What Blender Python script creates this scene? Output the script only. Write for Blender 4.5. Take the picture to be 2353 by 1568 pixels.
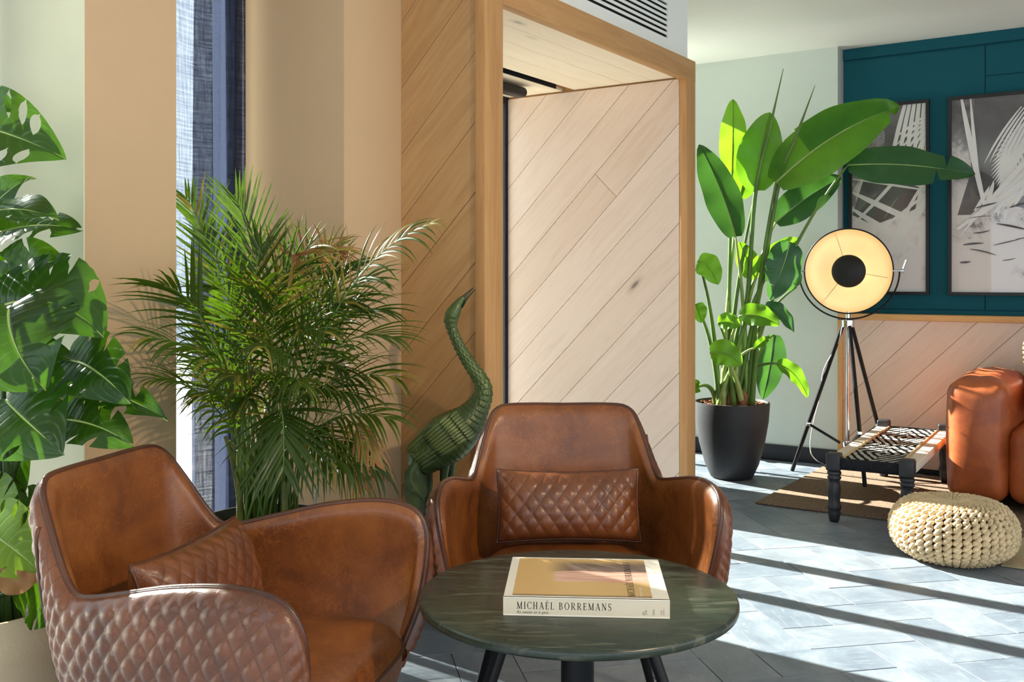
import bpy, math, random
import numpy as np
from mathutils import Vector, Matrix, Quaternion
for o in list(bpy.data.objects):
    bpy.data.objects.remove(o)
SC = bpy.context.scene
COL = SC.collection
rnd = random.Random(7)
pi = math.pi

# ---------------------------------------------------------------- camera
FPX, CX, YH, EYE = 2288.0, 1176.5, 641.0, 1.12      # focal length in pixels, optical axis column, horizon row, eye height
cam = bpy.data.cameras.new('camera')
cam.sensor_width = 36.0
cam.lens = FPX / 2353 * 36.0
cam.shift_y = -(784 - YH) / 2353
cam.clip_start = 0.05
camo = bpy.data.objects.new('camera', cam)
COL.objects.link(camo)
camo.location = (0, 0, EYE)
camo.rotation_euler = (pi / 2, 0, 0)
SC.camera = camo

# ---------------------------------------------------------------- sky, sun, exposure
w = bpy.data.worlds.new('sky')
SC.world = w
w.use_nodes = True
bg = w.node_tree.nodes['Background']
bg.inputs[0].default_value = (0.83, 0.925, 1.0, 1)
bg.inputs[1].default_value = 1.25
SUN_AZ = (-0.788, 0.616)
SUN_EL = math.radians(30.5)
sun_dir = Vector((SUN_AZ[0] * math.cos(SUN_EL), SUN_AZ[1] * math.cos(SUN_EL), math.sin(SUN_EL)))
sl = bpy.data.lights.new('sun', 'SUN')
sl.energy = 17.0
sl.angle = 0.009
sl.color = (1.0, 0.95, 0.87)
so = bpy.data.objects.new('sun', sl)
COL.objects.link(so)
so.rotation_euler = sun_dir.to_track_quat('Z', 'Y').to_euler()
so.location = (-6, 8, 7)
SC.view_settings.view_transform = 'Standard'
SC.view_settings.look = 'None'
SC.view_settings.gamma = 1
SC.view_settings.use_curve_mapping = False
SC.view_settings.exposure = 0.9
SC.cycles.use_denoising = True
SC.cycles.max_bounces = 10
SC.cycles.diffuse_bounces = 5
SC.cycles.transparent_max_bounces = 16
SC.cycles.sample_clamp_indirect = 6
SC.cycles.caustics_reflective = False
SC.cycles.caustics_refractive = False

# ---------------------------------------------------------------- frames of reference
ANG = math.radians(33.73)
AX = Vector((math.sin(ANG), math.cos(ANG), 0))        # s axis: along the window wall, away to the right
BX = Vector((-math.cos(ANG), math.sin(ANG), 0))       # t axis: towards the windows
def ST(s, t, z=0.0):
    return AX * s + BX * t + Vector((0, 0, z))
def P(px, py, d):                                     # point seen at a pixel, d metres ahead
    return Vector(((px - CX) / FPX * d, d, EYE + (YH - py) / FPX * d))
def G(px, py, z=0.0):                                 # point of a level z seen at a pixel
    d = FPX * (EYE - z) / (py - YH)
    return P(px, py, d)

def lin(c):
    c = c / 255.0
    return c / 12.92 if c <= 0.04045 else ((c + 0.055) / 1.055) ** 2.4
def rgb(r, g, b):
    return (lin(r), lin(g), lin(b), 1.0)

# ---------------------------------------------------------------- mesh building
class MB:
    def __init__(self):
        self.v, self.f, self.m, self.uv = [], [], [], {}
    def add(self, verts, faces, mi=0):
        n = len(self.v)
        self.v += [tuple(p) for p in verts]
        for f in faces:
            self.f.append(tuple(i + n for i in f))
            self.m.append(mi)
        return n
    def box(self, c, size, rot=None, mi=0):
        c = Vector(c)
        vs = []
        for x in (-.5, .5):
            for y in (-.5, .5):
                for z in (-.5, .5):
                    p = Vector((x * size[0], y * size[1], z * size[2]))
                    if rot is not None:
                        p = rot @ p
                    vs.append(c + p)
        self.add(vs, [(0, 1, 3, 2), (4, 6, 7, 5), (0, 4, 5, 1), (2, 3, 7, 6), (0, 2, 6, 4), (1, 5, 7, 3)], mi)
        return self
    def stbox(self, s0, s1, t0, t1, z0, z1, mi=0):
        vs = [ST(s, t, z) for s in (s0, s1) for t in (t0, t1) for z in (z0, z1)]
        self.add(vs, [(0, 2, 3, 1), (4, 5, 7, 6), (0, 1, 5, 4), (2, 6, 7, 3), (0, 4, 6, 2), (1, 3, 7, 5)], mi)
        return self
    def tube(self, pts, rad, n=8, cap=True, mi=0, closed=False, squash=None):
        pts = [Vector(p) for p in pts]
        k = len(pts)
        if not hasattr(rad, '__len__'):
            rad = [rad] * k
        rings = []
        up = None
        for i in range(k):
            if closed:
                tg = pts[(i + 1) % k] - pts[(i - 1) % k]
            else:
                tg = pts[min(i + 1, k - 1)] - pts[max(i - 1, 0)]
            tg.normalize()
            if up is None:
                up = Vector((0, 0, 1)) if abs(tg.z) < .9 else Vector((1, 0, 0))
            up = (up - tg * up.dot(tg)).normalized()
            sd = tg.cross(up)
            r = rad[i]
            rx, ry = (r, r) if squash is None else (r * squash[0], r * squash[1])
            rings.append([pts[i] + sd * (rx * math.cos(2 * pi * j / n)) + up * (ry * math.sin(2 * pi * j / n)) for j in range(n)])
        fs = []
        kk = k if closed else k - 1
        for i in range(kk):
            a, b = i * n, ((i + 1) % k) * n
            for j in range(n):
                fs.append((a + j, a + (j + 1) % n, b + (j + 1) % n, b + j))
        if cap and not closed:
            fs.append(tuple(range(n - 1, -1, -1)))
            fs.append(tuple((k - 1) * n + j for j in range(n)))
        self.add([p for r in rings for p in r], fs, mi)
        return self
    def lathe(self, prof, n=24, c=(0, 0, 0), mi=0, mat=None, caps=True):
        c = Vector(c)
        vs, fs = [], []
        for r, z in prof:
            for j in range(n):
                p = Vector((r * math.cos(2 * pi * j / n), r * math.sin(2 * pi * j / n), z))
                if mat is not None:
                    p = mat @ p
                vs.append(c + p)
        for i in range(len(prof) - 1):
            a, b = i * n, (i + 1) * n
            for j in range(n):
                fs.append((a + j, a + (j + 1) % n, b + (j + 1) % n, b + j))
        if caps and prof[0][0] > 1e-5:
            fs.append(tuple(range(n - 1, -1, -1)))
        if caps and prof[-1][0] > 1e-5:
            fs.append(tuple((len(prof) - 1) * n + j for j in range(n)))
        self.add(vs, fs, mi)
        return self
    def grid(self, rows, mi=0, closed_u=False, closed_v=False, uvs=None, flip=False):
        nu, nv = len(rows), len(rows[0])
        fs = []
        for i in range(nu if closed_u else nu - 1):
            for j in range(nv if closed_v else nv - 1):
                a, b = i * nv + j, i * nv + (j + 1) % nv
                c, d = ((i + 1) % nu) * nv + (j + 1) % nv, ((i + 1) % nu) * nv + j
                fs.append((a, d, c, b) if flip else (a, b, c, d))
        n = self.add([p for r in rows for p in r], fs, mi)
        if uvs is not None:
            k = 0
            for r in uvs:
                for q in r:
                    self.uv[n + k] = q
                    k += 1
        return self
    def prism(self, poly, z0, z1, xf=None, bevel=0.0, mi=0):
        n = len(poly)
        c = (sum(p[0] for p in poly) / n, sum(p[1] for p in poly) / n)
        vs = [Vector((p[0], p[1], z0)) for p in poly] + [Vector((p[0], p[1], z1 - bevel)) for p in poly]
        fs = [tuple(range(n - 1, -1, -1))] + [(i, (i + 1) % n, n + (i + 1) % n, n + i) for i in range(n)]
        if bevel > 0:
            q = inset(poly, bevel)
            vs += [Vector((p[0], p[1], z1)) for p in q]
            fs += [(n + i, n + (i + 1) % n, 2 * n + (i + 1) % n, 2 * n + i) for i in range(n)]
            fs.append(tuple(2 * n + i for i in range(n)))
        else:
            fs.append(tuple(n + i for i in range(n)))
        if xf is not None:
            vs = [xf(p) if callable(xf) else xf @ p for p in vs]
        self.add(vs, fs, mi)
        return self
    def mesh(self, name, mats, smooth=False, auto=None):
        me = bpy.data.meshes.new(name)
        me.from_pydata(self.v, [], self.f)
        for m in (mats if isinstance(mats, (list, tuple)) else [mats]):
            me.materials.append(MAT[m] if isinstance(m, str) else m)
        if any(self.m):
            me.polygons.foreach_set('material_index', self.m)
        if self.uv:
            ul = me.uv_layers.new(name='UVMap')
            li = np.zeros(len(me.loops), dtype=np.int32)
            me.loops.foreach_get('vertex_index', li)
            tab = np.zeros((len(self.v), 2), dtype=np.float32)
            for k, q in self.uv.items():
                tab[k] = q
            ul.data.foreach_set('uv', tab[li].ravel())
        if smooth or auto:
            me.polygons.foreach_set('use_smooth', [True] * len(me.polygons))
        if auto:
            me.set_sharp_from_angle(angle=math.radians(auto))
        me.update()
        return me
    def build(self, name, mats, parent=None, smooth=False, auto=None, kind=None):
        return put(name, self.mesh(name, mats, smooth, auto), parent, kind)

def put(name, me, parent=None, kind=None, loc=None, rot=None):
    o = bpy.data.objects.new(name, me)
    COL.objects.link(o)
    if parent is not None:
        o.parent = parent
    if kind:
        o['kind'] = kind
    if loc is not None:
        o.location = loc
    if rot is not None:
        o.rotation_euler = rot
    return o
def tag(o, label, cat, group=None):
    o['label'] = label
    o['category'] = cat
    if group:
        o['group'] = group
    return o
def thing(name, label, cat, loc=(0, 0, 0), rz=0.0, group=None):
    o = bpy.data.objects.new(name, None)
    o.empty_display_size = 0.1
    COL.objects.link(o)
    o.location = loc
    o.rotation_euler = (0, 0, rz)
    return tag(o, label, cat, group)
def structure(o):
    o['kind'] = 'structure'
    return o
def inset(poly, b):
    n = len(poly)
    area = sum(poly[i][0] * poly[(i + 1) % n][1] - poly[(i + 1) % n][0] * poly[i][1] for i in range(n))
    sg = 1 if area > 0 else -1
    out = []
    for i in range(n):
        p0, p1, p2 = Vector(poly[i - 1][:2]), Vector(poly[i][:2]), Vector(poly[(i + 1) % n][:2])
        e1, e2 = (p1 - p0).normalized(), (p2 - p1).normalized()
        n1, n2 = Vector((-e1.y, e1.x)) * sg, Vector((-e2.y, e2.x)) * sg
        m = n1 + n2
        den = max(.4, 1 + n1.dot(n2))
        out.append(p1 + m * (b / den))
    return out
def clip(poly, a, b, c):                              # keep a*x + b*y <= c
    out = []
    for i in range(len(poly)):
        p, q = poly[i], poly[(i + 1) % len(poly)]
        dp, dq = a * p[0] + b * p[1] - c, a * q[0] + b * q[1] - c
        if dp <= 0:
            out.append(p)
        if dp * dq < 0:
            k = dp / (dp - dq)
            out.append((p[0] + (q[0] - p[0]) * k, p[1] + (q[1] - p[1]) * k))
    return out
def crom(pts, n):                                     # smooth curve through points
    pts = [Vector(p) for p in pts]
    out = []
    k = len(pts) - 1
    for i in range(n):
        u = i / (n - 1) * k
        j = min(int(u), k - 1)
        f = u - j
        p1, p2 = pts[j], pts[j + 1]
        p0 = pts[j - 1] if j > 0 else p1 * 2 - p2
        p3 = pts[j + 2] if j + 2 <= k else p2 * 2 - p1
        out.append(.5 * ((2 * p1) + (p2 - p0) * f + (2 * p0 - 5 * p1 + 4 * p2 - p3) * f * f + (3 * p1 - p0 - 3 * p2 + p3) * f ** 3))
    return out
def interp(xs, ys, x):
    return float(np.interp(x, xs, ys))
def bez(a, b, c, n):
    a, b, c = Vector(a), Vector(b), Vector(c)
    return [a * (1 - u) ** 2 + b * (2 * u * (1 - u)) + c * u * u for u in (i / (n - 1) for i in range(n))]
def rbox(mb, c, size, r, seg=4, rot=None, mi=0):
    """box with rounded edges (a subdivided cube pushed onto a rounded box)"""
    hx, hy, hz = size[0] / 2, size[1] / 2, size[2] / 2
    r = min(r, hx, hy, hz)
    def line(h):
        a = [-h + r - r * math.cos(pi / 2 * i / seg) for i in range(seg + 1)]
        return a + [-x for x in reversed(a)]
    idx, vs, fs = {}, [], []
    def vert(p):
        key = tuple(round(q, 5) for q in p)
        if key not in idx:
            core = Vector((max(-hx + r, min(hx - r, p[0])), max(-hy + r, min(hy - r, p[1])), max(-hz + r, min(hz - r, p[2]))))
            dlt = Vector(p) - core
            q = core + dlt.normalized() * r if dlt.length > 1e-7 else Vector(p)
            if rot is not None:
                q = rot @ q
            idx[key] = len(vs)
            vs.append(Vector(c) + q)
        return idx[key]
    L = [line(hx), line(hy), line(hz)]
    H = (hx, hy, hz)
    for ax in range(3):
        u, v = (ax + 1) % 3, (ax + 2) % 3
        for sg in (-1, 1):
            for i in range(len(L[u]) - 1):
                for j in range(len(L[v]) - 1):
                    q = []
                    for (a, b) in ((i, j), (i + 1, j), (i + 1, j + 1), (i, j + 1)):
                        p = [0, 0, 0]
                        p[ax], p[u], p[v] = sg * H[ax], L[u][a], L[v][b]
                        q.append(vert(p))
                    q = q if sg > 0 else q[::-1]
                    if len(set(q)) == 4:
                        fs.append(tuple(q))
    mb.add(vs, fs, mi)
    return mb
# ---------------------------------------------------------------- materials
MAT = {}
class N:
    """small helper around a node tree"""
    def __init__(self, name):
        m = bpy.data.materials.new(name)
        m.use_nodes = True
        MAT[name] = m
        self.m, self.t = m, m.node_tree
        self.b = self.t.nodes['Principled BSDF']
        self.out = self.t.nodes['Material Output']
    def n(self, kind, **kw):
        nd = self.t.nodes.new('ShaderNode' + kind)
        for k, v in kw.items():
            if k in nd.inputs.keys() if isinstance(k, str) else False:
                self.set(nd.inputs[k], v)
            else:
                setattr(nd, k, v)
        return nd
    def set(self, sock, v):
        if isinstance(v, bpy.types.NodeSocket):
            self.t.links.new(v, sock)
        else:
            sock.default_value = v
    def i(self, nd, **kw):
        for k, v in kw.items():
            self.set(nd.inputs[k.replace('_', ' ')], v)
        return nd
    def coord(self, which='Object', scale=(1, 1, 1), rnd_off=False, rot=(0, 0, 0)):
        tc = self.n('TexCoord')
        v = tc.outputs[which]
        mp = self.n('Mapping')
        self.set(mp.inputs['Vector'], v)
        mp.inputs['Scale'].default_value = scale
        mp.inputs['Rotation'].default_value = rot
        if rnd_off:
            oi = self.n('ObjectInfo')
            mul = self.n('VectorMath', operation='SCALE')
            cb = self.n('CombineXYZ')
            for k in range(3):
                self.set(cb.inputs[k], oi.outputs['Random'])
            self.set(mul.inputs[0], cb.outputs[0])
            mul.inputs['Scale'].default_value = 37.0
            self.set(mp.inputs['Location'], mul.outputs[0])
        return mp.outputs[0]
    def noise(self, vec, scale, detail=4, rough=.55, dist=0.0):
        nd = self.n('TexNoise')
        self.set(nd.inputs['Vector'], vec)
        nd.inputs['Scale'].default_value = scale
        nd.inputs['Detail'].default_value = detail
        nd.inputs['Roughness'].default_value = rough
        nd.inputs['Distortion'].default_value = dist
        return nd.outputs['Fac']
    def ramp(self, fac, stops, interp='LINEAR'):
        nd = self.n('ValToRGB')
        self.set(nd.inputs['Fac'], fac)
        el = nd.color_ramp.elements
        nd.color_ramp.interpolation = interp
        while len(el) < len(stops):
            el.new(0.5)
        for e, (p, c) in zip(el, stops):
            e.position = p
            e.color = c if hasattr(c, '__len__') else (c, c, c, 1)
        return nd.outputs['Color']
    def mix(self, fac, a, b, blend='MIX'):
        nd = self.n('Mix', data_type='RGBA', blend_type=blend)
        self.set(nd.inputs[0], fac)
        self.set(nd.inputs[6], a)
        self.set(nd.inputs[7], b)
        return nd.outputs[2]
    def math(self, op, a, b=0.0, c=0.0):
        nd = self.n('Math', operation=op)
        self.set(nd.inputs[0], a)
        self.set(nd.inputs[1], b)
        self.set(nd.inputs[2], c)
        return nd.outputs[0]
    def bump(self, h, strength=.3, dist=.01, normal=None):
        nd = self.n('Bump')
        self.set(nd.inputs['Height'], h)
        nd.inputs['Strength'].default_value = strength
        nd.inputs['Distance'].default_value = dist
        if normal is not None:
            self.set(nd.inputs['Normal'], normal)
        self.set(self.b.inputs['Normal'], nd.outputs[0])
        return nd.outputs[0]
    def p(self, **kw):
        for k, v in kw.items():
            k = {'col': 'Base Color', 'rough': 'Roughness', 'metal': 'Metallic', 'spec': 'Specular IOR Level', 'sheen': 'Sheen Weight',
                 'coat': 'Coat Weight', 'coat_rough': 'Coat Roughness', 'alpha': 'Alpha', 'emis': 'Emission Strength', 'emis_col': 'Emission Color'}[k]
            self.set(self.b.inputs[k], v)
        return self
    def random(self):
        return self.n('ObjectInfo').outputs['Random']

def plain(name, col, rough=.5, metal=0.0, spec=.5, var=.06, vscale=6.0, bump=0.0, bscale=80, coat=0.0):
    m = N(name)
    vec = m.coord()
    nz = m.noise(vec, vscale)
    c2 = tuple(max(0, x * (1 - 2 * var)) for x in col[:3]) + (1,)
    c3 = tuple(min(1, x * (1 + 2 * var)) for x in col[:3]) + (1,)
    m.p(col=m.ramp(nz, [(.3, c2), (.7, c3)]), rough=rough, metal=metal, spec=spec, coat=coat)
    if bump:
        m.bump(m.noise(vec, bscale, 5), bump, .004)
    return m

# walls
def plaster(name, col, var=.04):
    m = N(name)
    vec = m.coord()
    a = m.noise(vec, 1.6, 3)
    b = m.noise(vec, 14, 5)
    c2 = tuple(x * (1 - var) for x in col[:3]) + (1,)
    c3 = tuple(min(1, x * (1 + var)) for x in col[:3]) + (1,)
    m.p(col=m.mix(.25, m.ramp(a, [(.3, c2), (.7, c3)]), m.ramp(b, [(.3, c2), (.7, c3)])), rough=.85, spec=.25)
    m.bump(m.noise(vec, 260, 3), .12, .002)
plaster('sage_plaster', rgb(198, 170, 136))
plaster('daylight_tint_plaster', rgb(216, 216, 190))  # wall paint with the greenish daylight cast put into its colour
plaster('far_plaster', rgb(205, 212, 204))
plaster('white_paint', rgb(238, 240, 234), .015)
plaster('teal_paint', rgb(20, 84, 96), .05)
plain('black_skirting', rgb(22, 24, 30), .45)
plain('navy_metal', rgb(38, 52, 74), .45, var=.05)
plain('steel_dark', rgb(30, 36, 46), .4, metal=.3)
plain('slot_shade', rgb(6, 6, 7), .9, var=.0)
plain('grout', rgb(96, 100, 104), .9)
plain('paving', rgb(222, 219, 210), .9)

def wood(name, light, mid, dark, rough=.5, knots=True, along=0, rvar=.35):
    """planks with the grain along local x"""
    m = N(name)
    tc = m.n('TexCoord')
    vec = m.coord('Object', rnd_off=True)
    sc = m.n('Mapping'); m.set(sc.inputs['Vector'], vec); sc.inputs['Scale'].default_value = (1.3, 15, 15)
    g = m.noise(sc.outputs[0], 2.2, 6, .6, .9)
    sc2 = m.n('Mapping'); m.set(sc2.inputs['Vector'], vec); sc2.inputs['Scale'].default_value = (3.0, 95, 95)
    g2 = m.noise(sc2.outputs[0], 2.0, 4, .6, .2)
    col = m.ramp(g, [(.25, dark), (.5, mid), (.75, light)])
    col = m.mix(m.math('MULTIPLY', g2, .35), col, dark)
    # every plank its own tone
    tone = m.ramp(m.random(), [(0, mid), (.5, light), (1, dark)])
    col = m.mix(rvar, col, tone)
    if knots:
        sc3 = m.n('Mapping'); m.set(sc3.inputs['Vector'], vec); sc3.inputs['Scale'].default_value = (1.6, 5.0, 5.0)
        vo = m.n('TexVoronoi'); m.set(vo.inputs['Vector'], sc3.outputs[0]); vo.inputs['Scale'].default_value = 1.0
        kn = m.ramp(vo.outputs['Distance'], [(.025, 1.0), (.06, .3), (.12, 0.0)])
        col = m.mix(m.math('MULTIPLY', kn, .8), col, (dark[0] * .22, dark[1] * .2, dark[2] * .2, 1))
    m.p(col=col, rough=m.math('MULTIPLY_ADD', g2, .15, rough - .07), spec=.35)
    m.bump(g2, .12, .002)
wood('oak_planks', rgb(206, 168, 122), rgb(190, 148, 100), rgb(160, 118, 76))
wood('pale_planks', rgb(228, 208, 193), rgb(222, 200, 183), rgb(206, 180, 158))
wood('ceiling_boards', rgb(248, 236, 214), rgb(244, 228, 202), rgb(234, 214, 184), rvar=.2)
wood('oak_frame', rgb(206, 160, 108), rgb(194, 146, 94), rgb(172, 126, 78), knots=False, rvar=.1)
wood('rail_wood', rgb(226, 178, 120), rgb(216, 166, 108), rgb(198, 148, 92), knots=False, rvar=.1)
wood('raw_wood', rgb(236, 226, 210), rgb(228, 214, 194), rgb(208, 188, 160), knots=False, rvar=.1)

# slate tiles
m = N('slate')
vec = m.coord('Object', rnd_off=True)
a = m.noise(vec, 5.5, 6, .62, .6)
sc = m.n('Mapping'); m.set(sc.inputs['Vector'], vec); sc.inputs['Scale'].default_value = (3, 14, 8)
b = m.noise(sc.outputs[0], 3.5, 6, .65, 1.2)
c = m.ramp(a, [(.28, rgb(86, 96, 109)), (.5, rgb(112, 122, 133)), (.75, rgb(146, 151, 155))])
c = m.mix(m.ramp(b, [(.55, 0.0), (.8, .6)]), c, rgb(178, 182, 182))
c = m.mix(.35, c, m.ramp(m.random(), [(0, rgb(94, 105, 118)), (.5, rgb(116, 125, 135)), (1, rgb(140, 144, 148))]))
m.p(col=c, rough=m.ramp(b, [(.3, .42), (.8, .6)]), spec=.4)
m.bump(m.math('ADD', m.math('MULTIPLY', a, .8), m.math('MULTIPLY', b, .5)), .25, .004)

# leather
def leather(name, base, light, dark, rough=.38, quilt=None, scr=.55):
    m = N(name)
    vec = m.coord('Object')
    a = m.noise(vec, 7, 5, .6, .4)
    b = m.noise(vec, 38, 5, .6)
    col = m.ramp(a, [(.28, dark), (.5, base), (.75, light)])
    # pale scuffs and creases
    sc = m.n('TexVoronoi', feature='DISTANCE_TO_EDGE'); m.set(sc.inputs['Vector'], vec); sc.inputs['Scale'].default_value = 22
    dv = m.noise(vec, 9, 4, .6)
    vv = m.n('VectorMath', operation='ADD')
    nz = m.n('TexNoise'); m.set(nz.inputs['Vector'], vec); nz.inputs['Scale'].default_value = 16; nz.inputs['Detail'].default_value = 4
    sc_ = m.n('VectorMath', operation='SCALE'); m.set(sc_.inputs[0], nz.outputs['Color']); sc_.inputs['Scale'].default_value = .14
    m.set(vv.inputs[0], vec); m.set(vv.inputs[1], sc_.outputs[0])
    m.set(sc.inputs['Vector'], vv.outputs[0])
    cr = m.ramp(sc.outputs['Distance'], [(.0, 1.0), (.035, 0.0)])
    msk = m.ramp(dv, [(.48, 0.0), (.68, 1.0)])
    col = m.mix(m.math('MULTIPLY', m.math('MULTIPLY', cr, msk), scr), col, (light[0] * 1.5, light[1] * 1.5, light[2] * 1.4, 1))
    # hair-fine pale wear lines
    for (sc_f, th, seed_) in ((11, .012, 3.0), (26, .02, 9.0)):
        mo = m.n('Mapping'); m.set(mo.inputs['Vector'], vec); mo.inputs['Location'].default_value = (seed_, seed_, seed_)
        fl = m.math('ABSOLUTE', m.math('SUBTRACT', m.noise(mo.outputs[0], sc_f, 5, .62, 1.6), .5))
        fm = m.ramp(m.noise(mo.outputs[0], 5, 3), [(.42, 0.0), (.66, 1.0)])
        fl = m.math('MULTIPLY', m.ramp(fl, [(.0, 1.0), (th, 0.0)]), fm)
        col = m.mix(m.math('MULTIPLY', fl, scr), col, (light[0] * 1.35, light[1] * 1.35, light[2] * 1.3, 1))
    h = m.math('ADD', m.math('MULTIPLY', b, .4), m.math('MULTIPLY', cr, -.3))
    if quilt:
        tc = m.n('TexCoord')
        sp = m.n('SeparateXYZ'); m.set(sp.inputs[0], tc.outputs['UV'])
        p = m.math('ADD', sp.outputs[0], sp.outputs[1])
        q = m.math('SUBTRACT', sp.outputs[0], sp.outputs[1])
        def ln(x):
            fr = m.math('FRACT', x)
            return m.math('ABSOLUTE', m.math('SUBTRACT', fr, .5))      # .5 on the seam
        lp, lq = ln(p), ln(q)
        seam = m.math('MAXIMUM', lp, lq)
        dark_line = m.ramp(seam, [(.455, 0.0), (.49, .75)])
        col = m.mix(dark_line, col, (dark[0] * .35, dark[1] * .35, dark[2] * .35, 1))
        # stitches: short pale dashes along each seam
        def dash(on, along):
            st = m.math('GREATER_THAN', m.math('FRACT', m.math('MULTIPLY', along, quilt)), .42)
            return m.math('MULTIPLY', m.math('GREATER_THAN', on, .484), st)
        stc = m.math('MAXIMUM', dash(lp, q), dash(lq, p))
        col = m.mix(m.math('MULTIPLY', stc, .7), col, (light[0] * 1.25, light[1] * 1.2, light[2] * 1.1, 1))
    m.p(col=col, rough=m.math('MULTIPLY_ADD', b, .22, rough - .11), spec=.5, coat=.12, coat_rough=.25)
    m.bump(h, .22, .0025)
leather('tan_leather', rgb(122, 67, 27), rgb(150, 90, 40), rgb(86, 43, 18), scr=.55)
leather('quilted_leather', rgb(104, 58, 34), rgb(126, 76, 46), rgb(74, 38, 22), quilt=9.0, scr=.25, rough=.34)
leather('pillow_leather', rgb(110, 60, 30), rgb(134, 80, 42), rgb(78, 41, 22), quilt=9.0, scr=.2, rough=.38)
leather('piping_leather', rgb(78, 41, 22), rgb(98, 56, 30), rgb(56, 28, 15), scr=.1)
leather('sofa_leather', rgb(166, 82, 38), rgb(186, 98, 48), rgb(140, 64, 28), scr=.06, rough=.45)

plain('black_metal', rgb(20, 20, 22), .42, metal=.5, var=.02)
plain('black_wood', rgb(38, 39, 44), .45, var=.1, vscale=20)
plain('chrome', rgb(215, 218, 222), .12, metal=1.0, var=.02)
plain('brass_inner', rgb(238, 214, 172), .5, metal=.1, var=.03)
plain('lamp_cap', rgb(14, 13, 12), .6, var=.03)
plain('white_cable', rgb(226, 224, 218), .5)
plain('soil', rgb(52, 36, 26), .95, var=.3, vscale=40, bump=.8, bscale=60)
plain('bark', rgb(122, 72, 46), .9, var=.3, vscale=30)
plain('cream_ceramic', rgb(206, 186, 152), .75, var=.05, bump=.25, bscale=120)
plain('black_pot', rgb(40, 41, 44), .6, var=.06, bump=.2, bscale=150)
plain('cream_carving', rgb(202, 180, 140), .7, var=.1, vscale=15)
plain('rope_black', rgb(24, 25, 32), .9, var=.1, vscale=60, bump=.6, bscale=200)
plain('rope_tan', rgb(206, 172, 120), .9, var=.1, vscale=60, bump=.6, bscale=200)
plain('knit_yarn', rgb(218, 190, 148), .92, var=.08, vscale=25, bump=.5, bscale=180)
plain('knit_core', rgb(120, 88, 56), .95)
plain('frame_black', rgb(20, 19, 22), .4, var=.02)
plain('page_paper', rgb(232, 226, 210), .8, var=.02)
plain('cover_board', rgb(226, 222, 210), .38, var=.01)
plain('spine_cloth', rgb(214, 206, 186), .5, var=.015)
plain('ink', rgb(14, 13, 14), .5, var=.0)
plain('white_ink', rgb(238, 232, 216), .5, var=.0)
plain('added_spot_body', rgb(240, 240, 238), .4)

# green marble top
m = N('green_stone')
vec = m.coord()
a = m.noise(vec, 5, 6, .65, 1.2)
sc = m.n('Mapping'); m.set(sc.inputs['Vector'], vec); sc.inputs['Scale'].default_value = (6, 40, 20); sc.inputs['Rotation'].default_value = (0, 0, .25)
b = m.noise(sc.outputs[0], 1.6, 5, .6, .8)
c = m.ramp(a, [(.3, rgb(30, 40, 34)), (.55, rgb(48, 56, 46)), (.8, rgb(70, 74, 60))])
c = m.mix(m.ramp(b, [(.52, 0.0), (.72, .6)]), c, rgb(116, 118, 98))
m.p(col=c, rough=m.ramp(b, [(.3, .26), (.8, .42)]), spec=.5)
m.bump(b, .05, .001)

# rug
m = N('rug_brown')
vec = m.coord()
sc = m.n('Mapping'); m.set(sc.inputs['Vector'], vec); sc.inputs['Scale'].default_value = (12, 90, 1)
a = m.noise(sc.outputs[0], 1.5, 5, .7)
c = m.ramp(a, [(.3, rgb(104, 86, 72)), (.7, rgb(142, 122, 104))])
m.p(col=c, rough=.95, spec=.1)
m.bump(m.noise(vec, 300, 3), .5, .004)
plain('rug_cream', rgb(196, 178, 142), .95, var=.08, vscale=60, bump=.5, bscale=260)

# woven seat of the bench: black and white diamonds (uv in rows of cord)
m = N('woven_cord')
tc = m.n('TexCoord')
sp = m.n('SeparateXYZ'); m.set(sp.inputs[0], tc.outputs['UV'])
nz = m.math('MULTIPLY', m.math('SUBTRACT', m.noise(tc.outputs['UV'], 9, 2), .5), .12)
ax_ = m.math('ABSOLUTE', m.math('SUBTRACT', m.math('FRACT', sp.outputs[1]), .5))
ay_ = m.math('ABSOLUTE', m.math('SUBTRACT', sp.outputs[0], .5))
dd = m.math('ADD', m.math('MULTIPLY', m.math('ADD', ax_, ay_), 6.0), m.math('MULTIPLY', nz, 4.0))
bw = m.math('GREATER_THAN', m.math('FRACT', dd), .46)
c = m.mix(bw, rgb(26, 27, 32), rgb(236, 230, 216))
m.p(col=c, rough=.9, spec=.15)
wv = m.n('TexWave'); m.set(wv.inputs['Vector'], tc.outputs['UV']); wv.inputs['Scale'].default_value = 34; wv.inputs['Distortion'].default_value = .5
m.bump(wv.outputs['Fac'], .8, .006)

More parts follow.
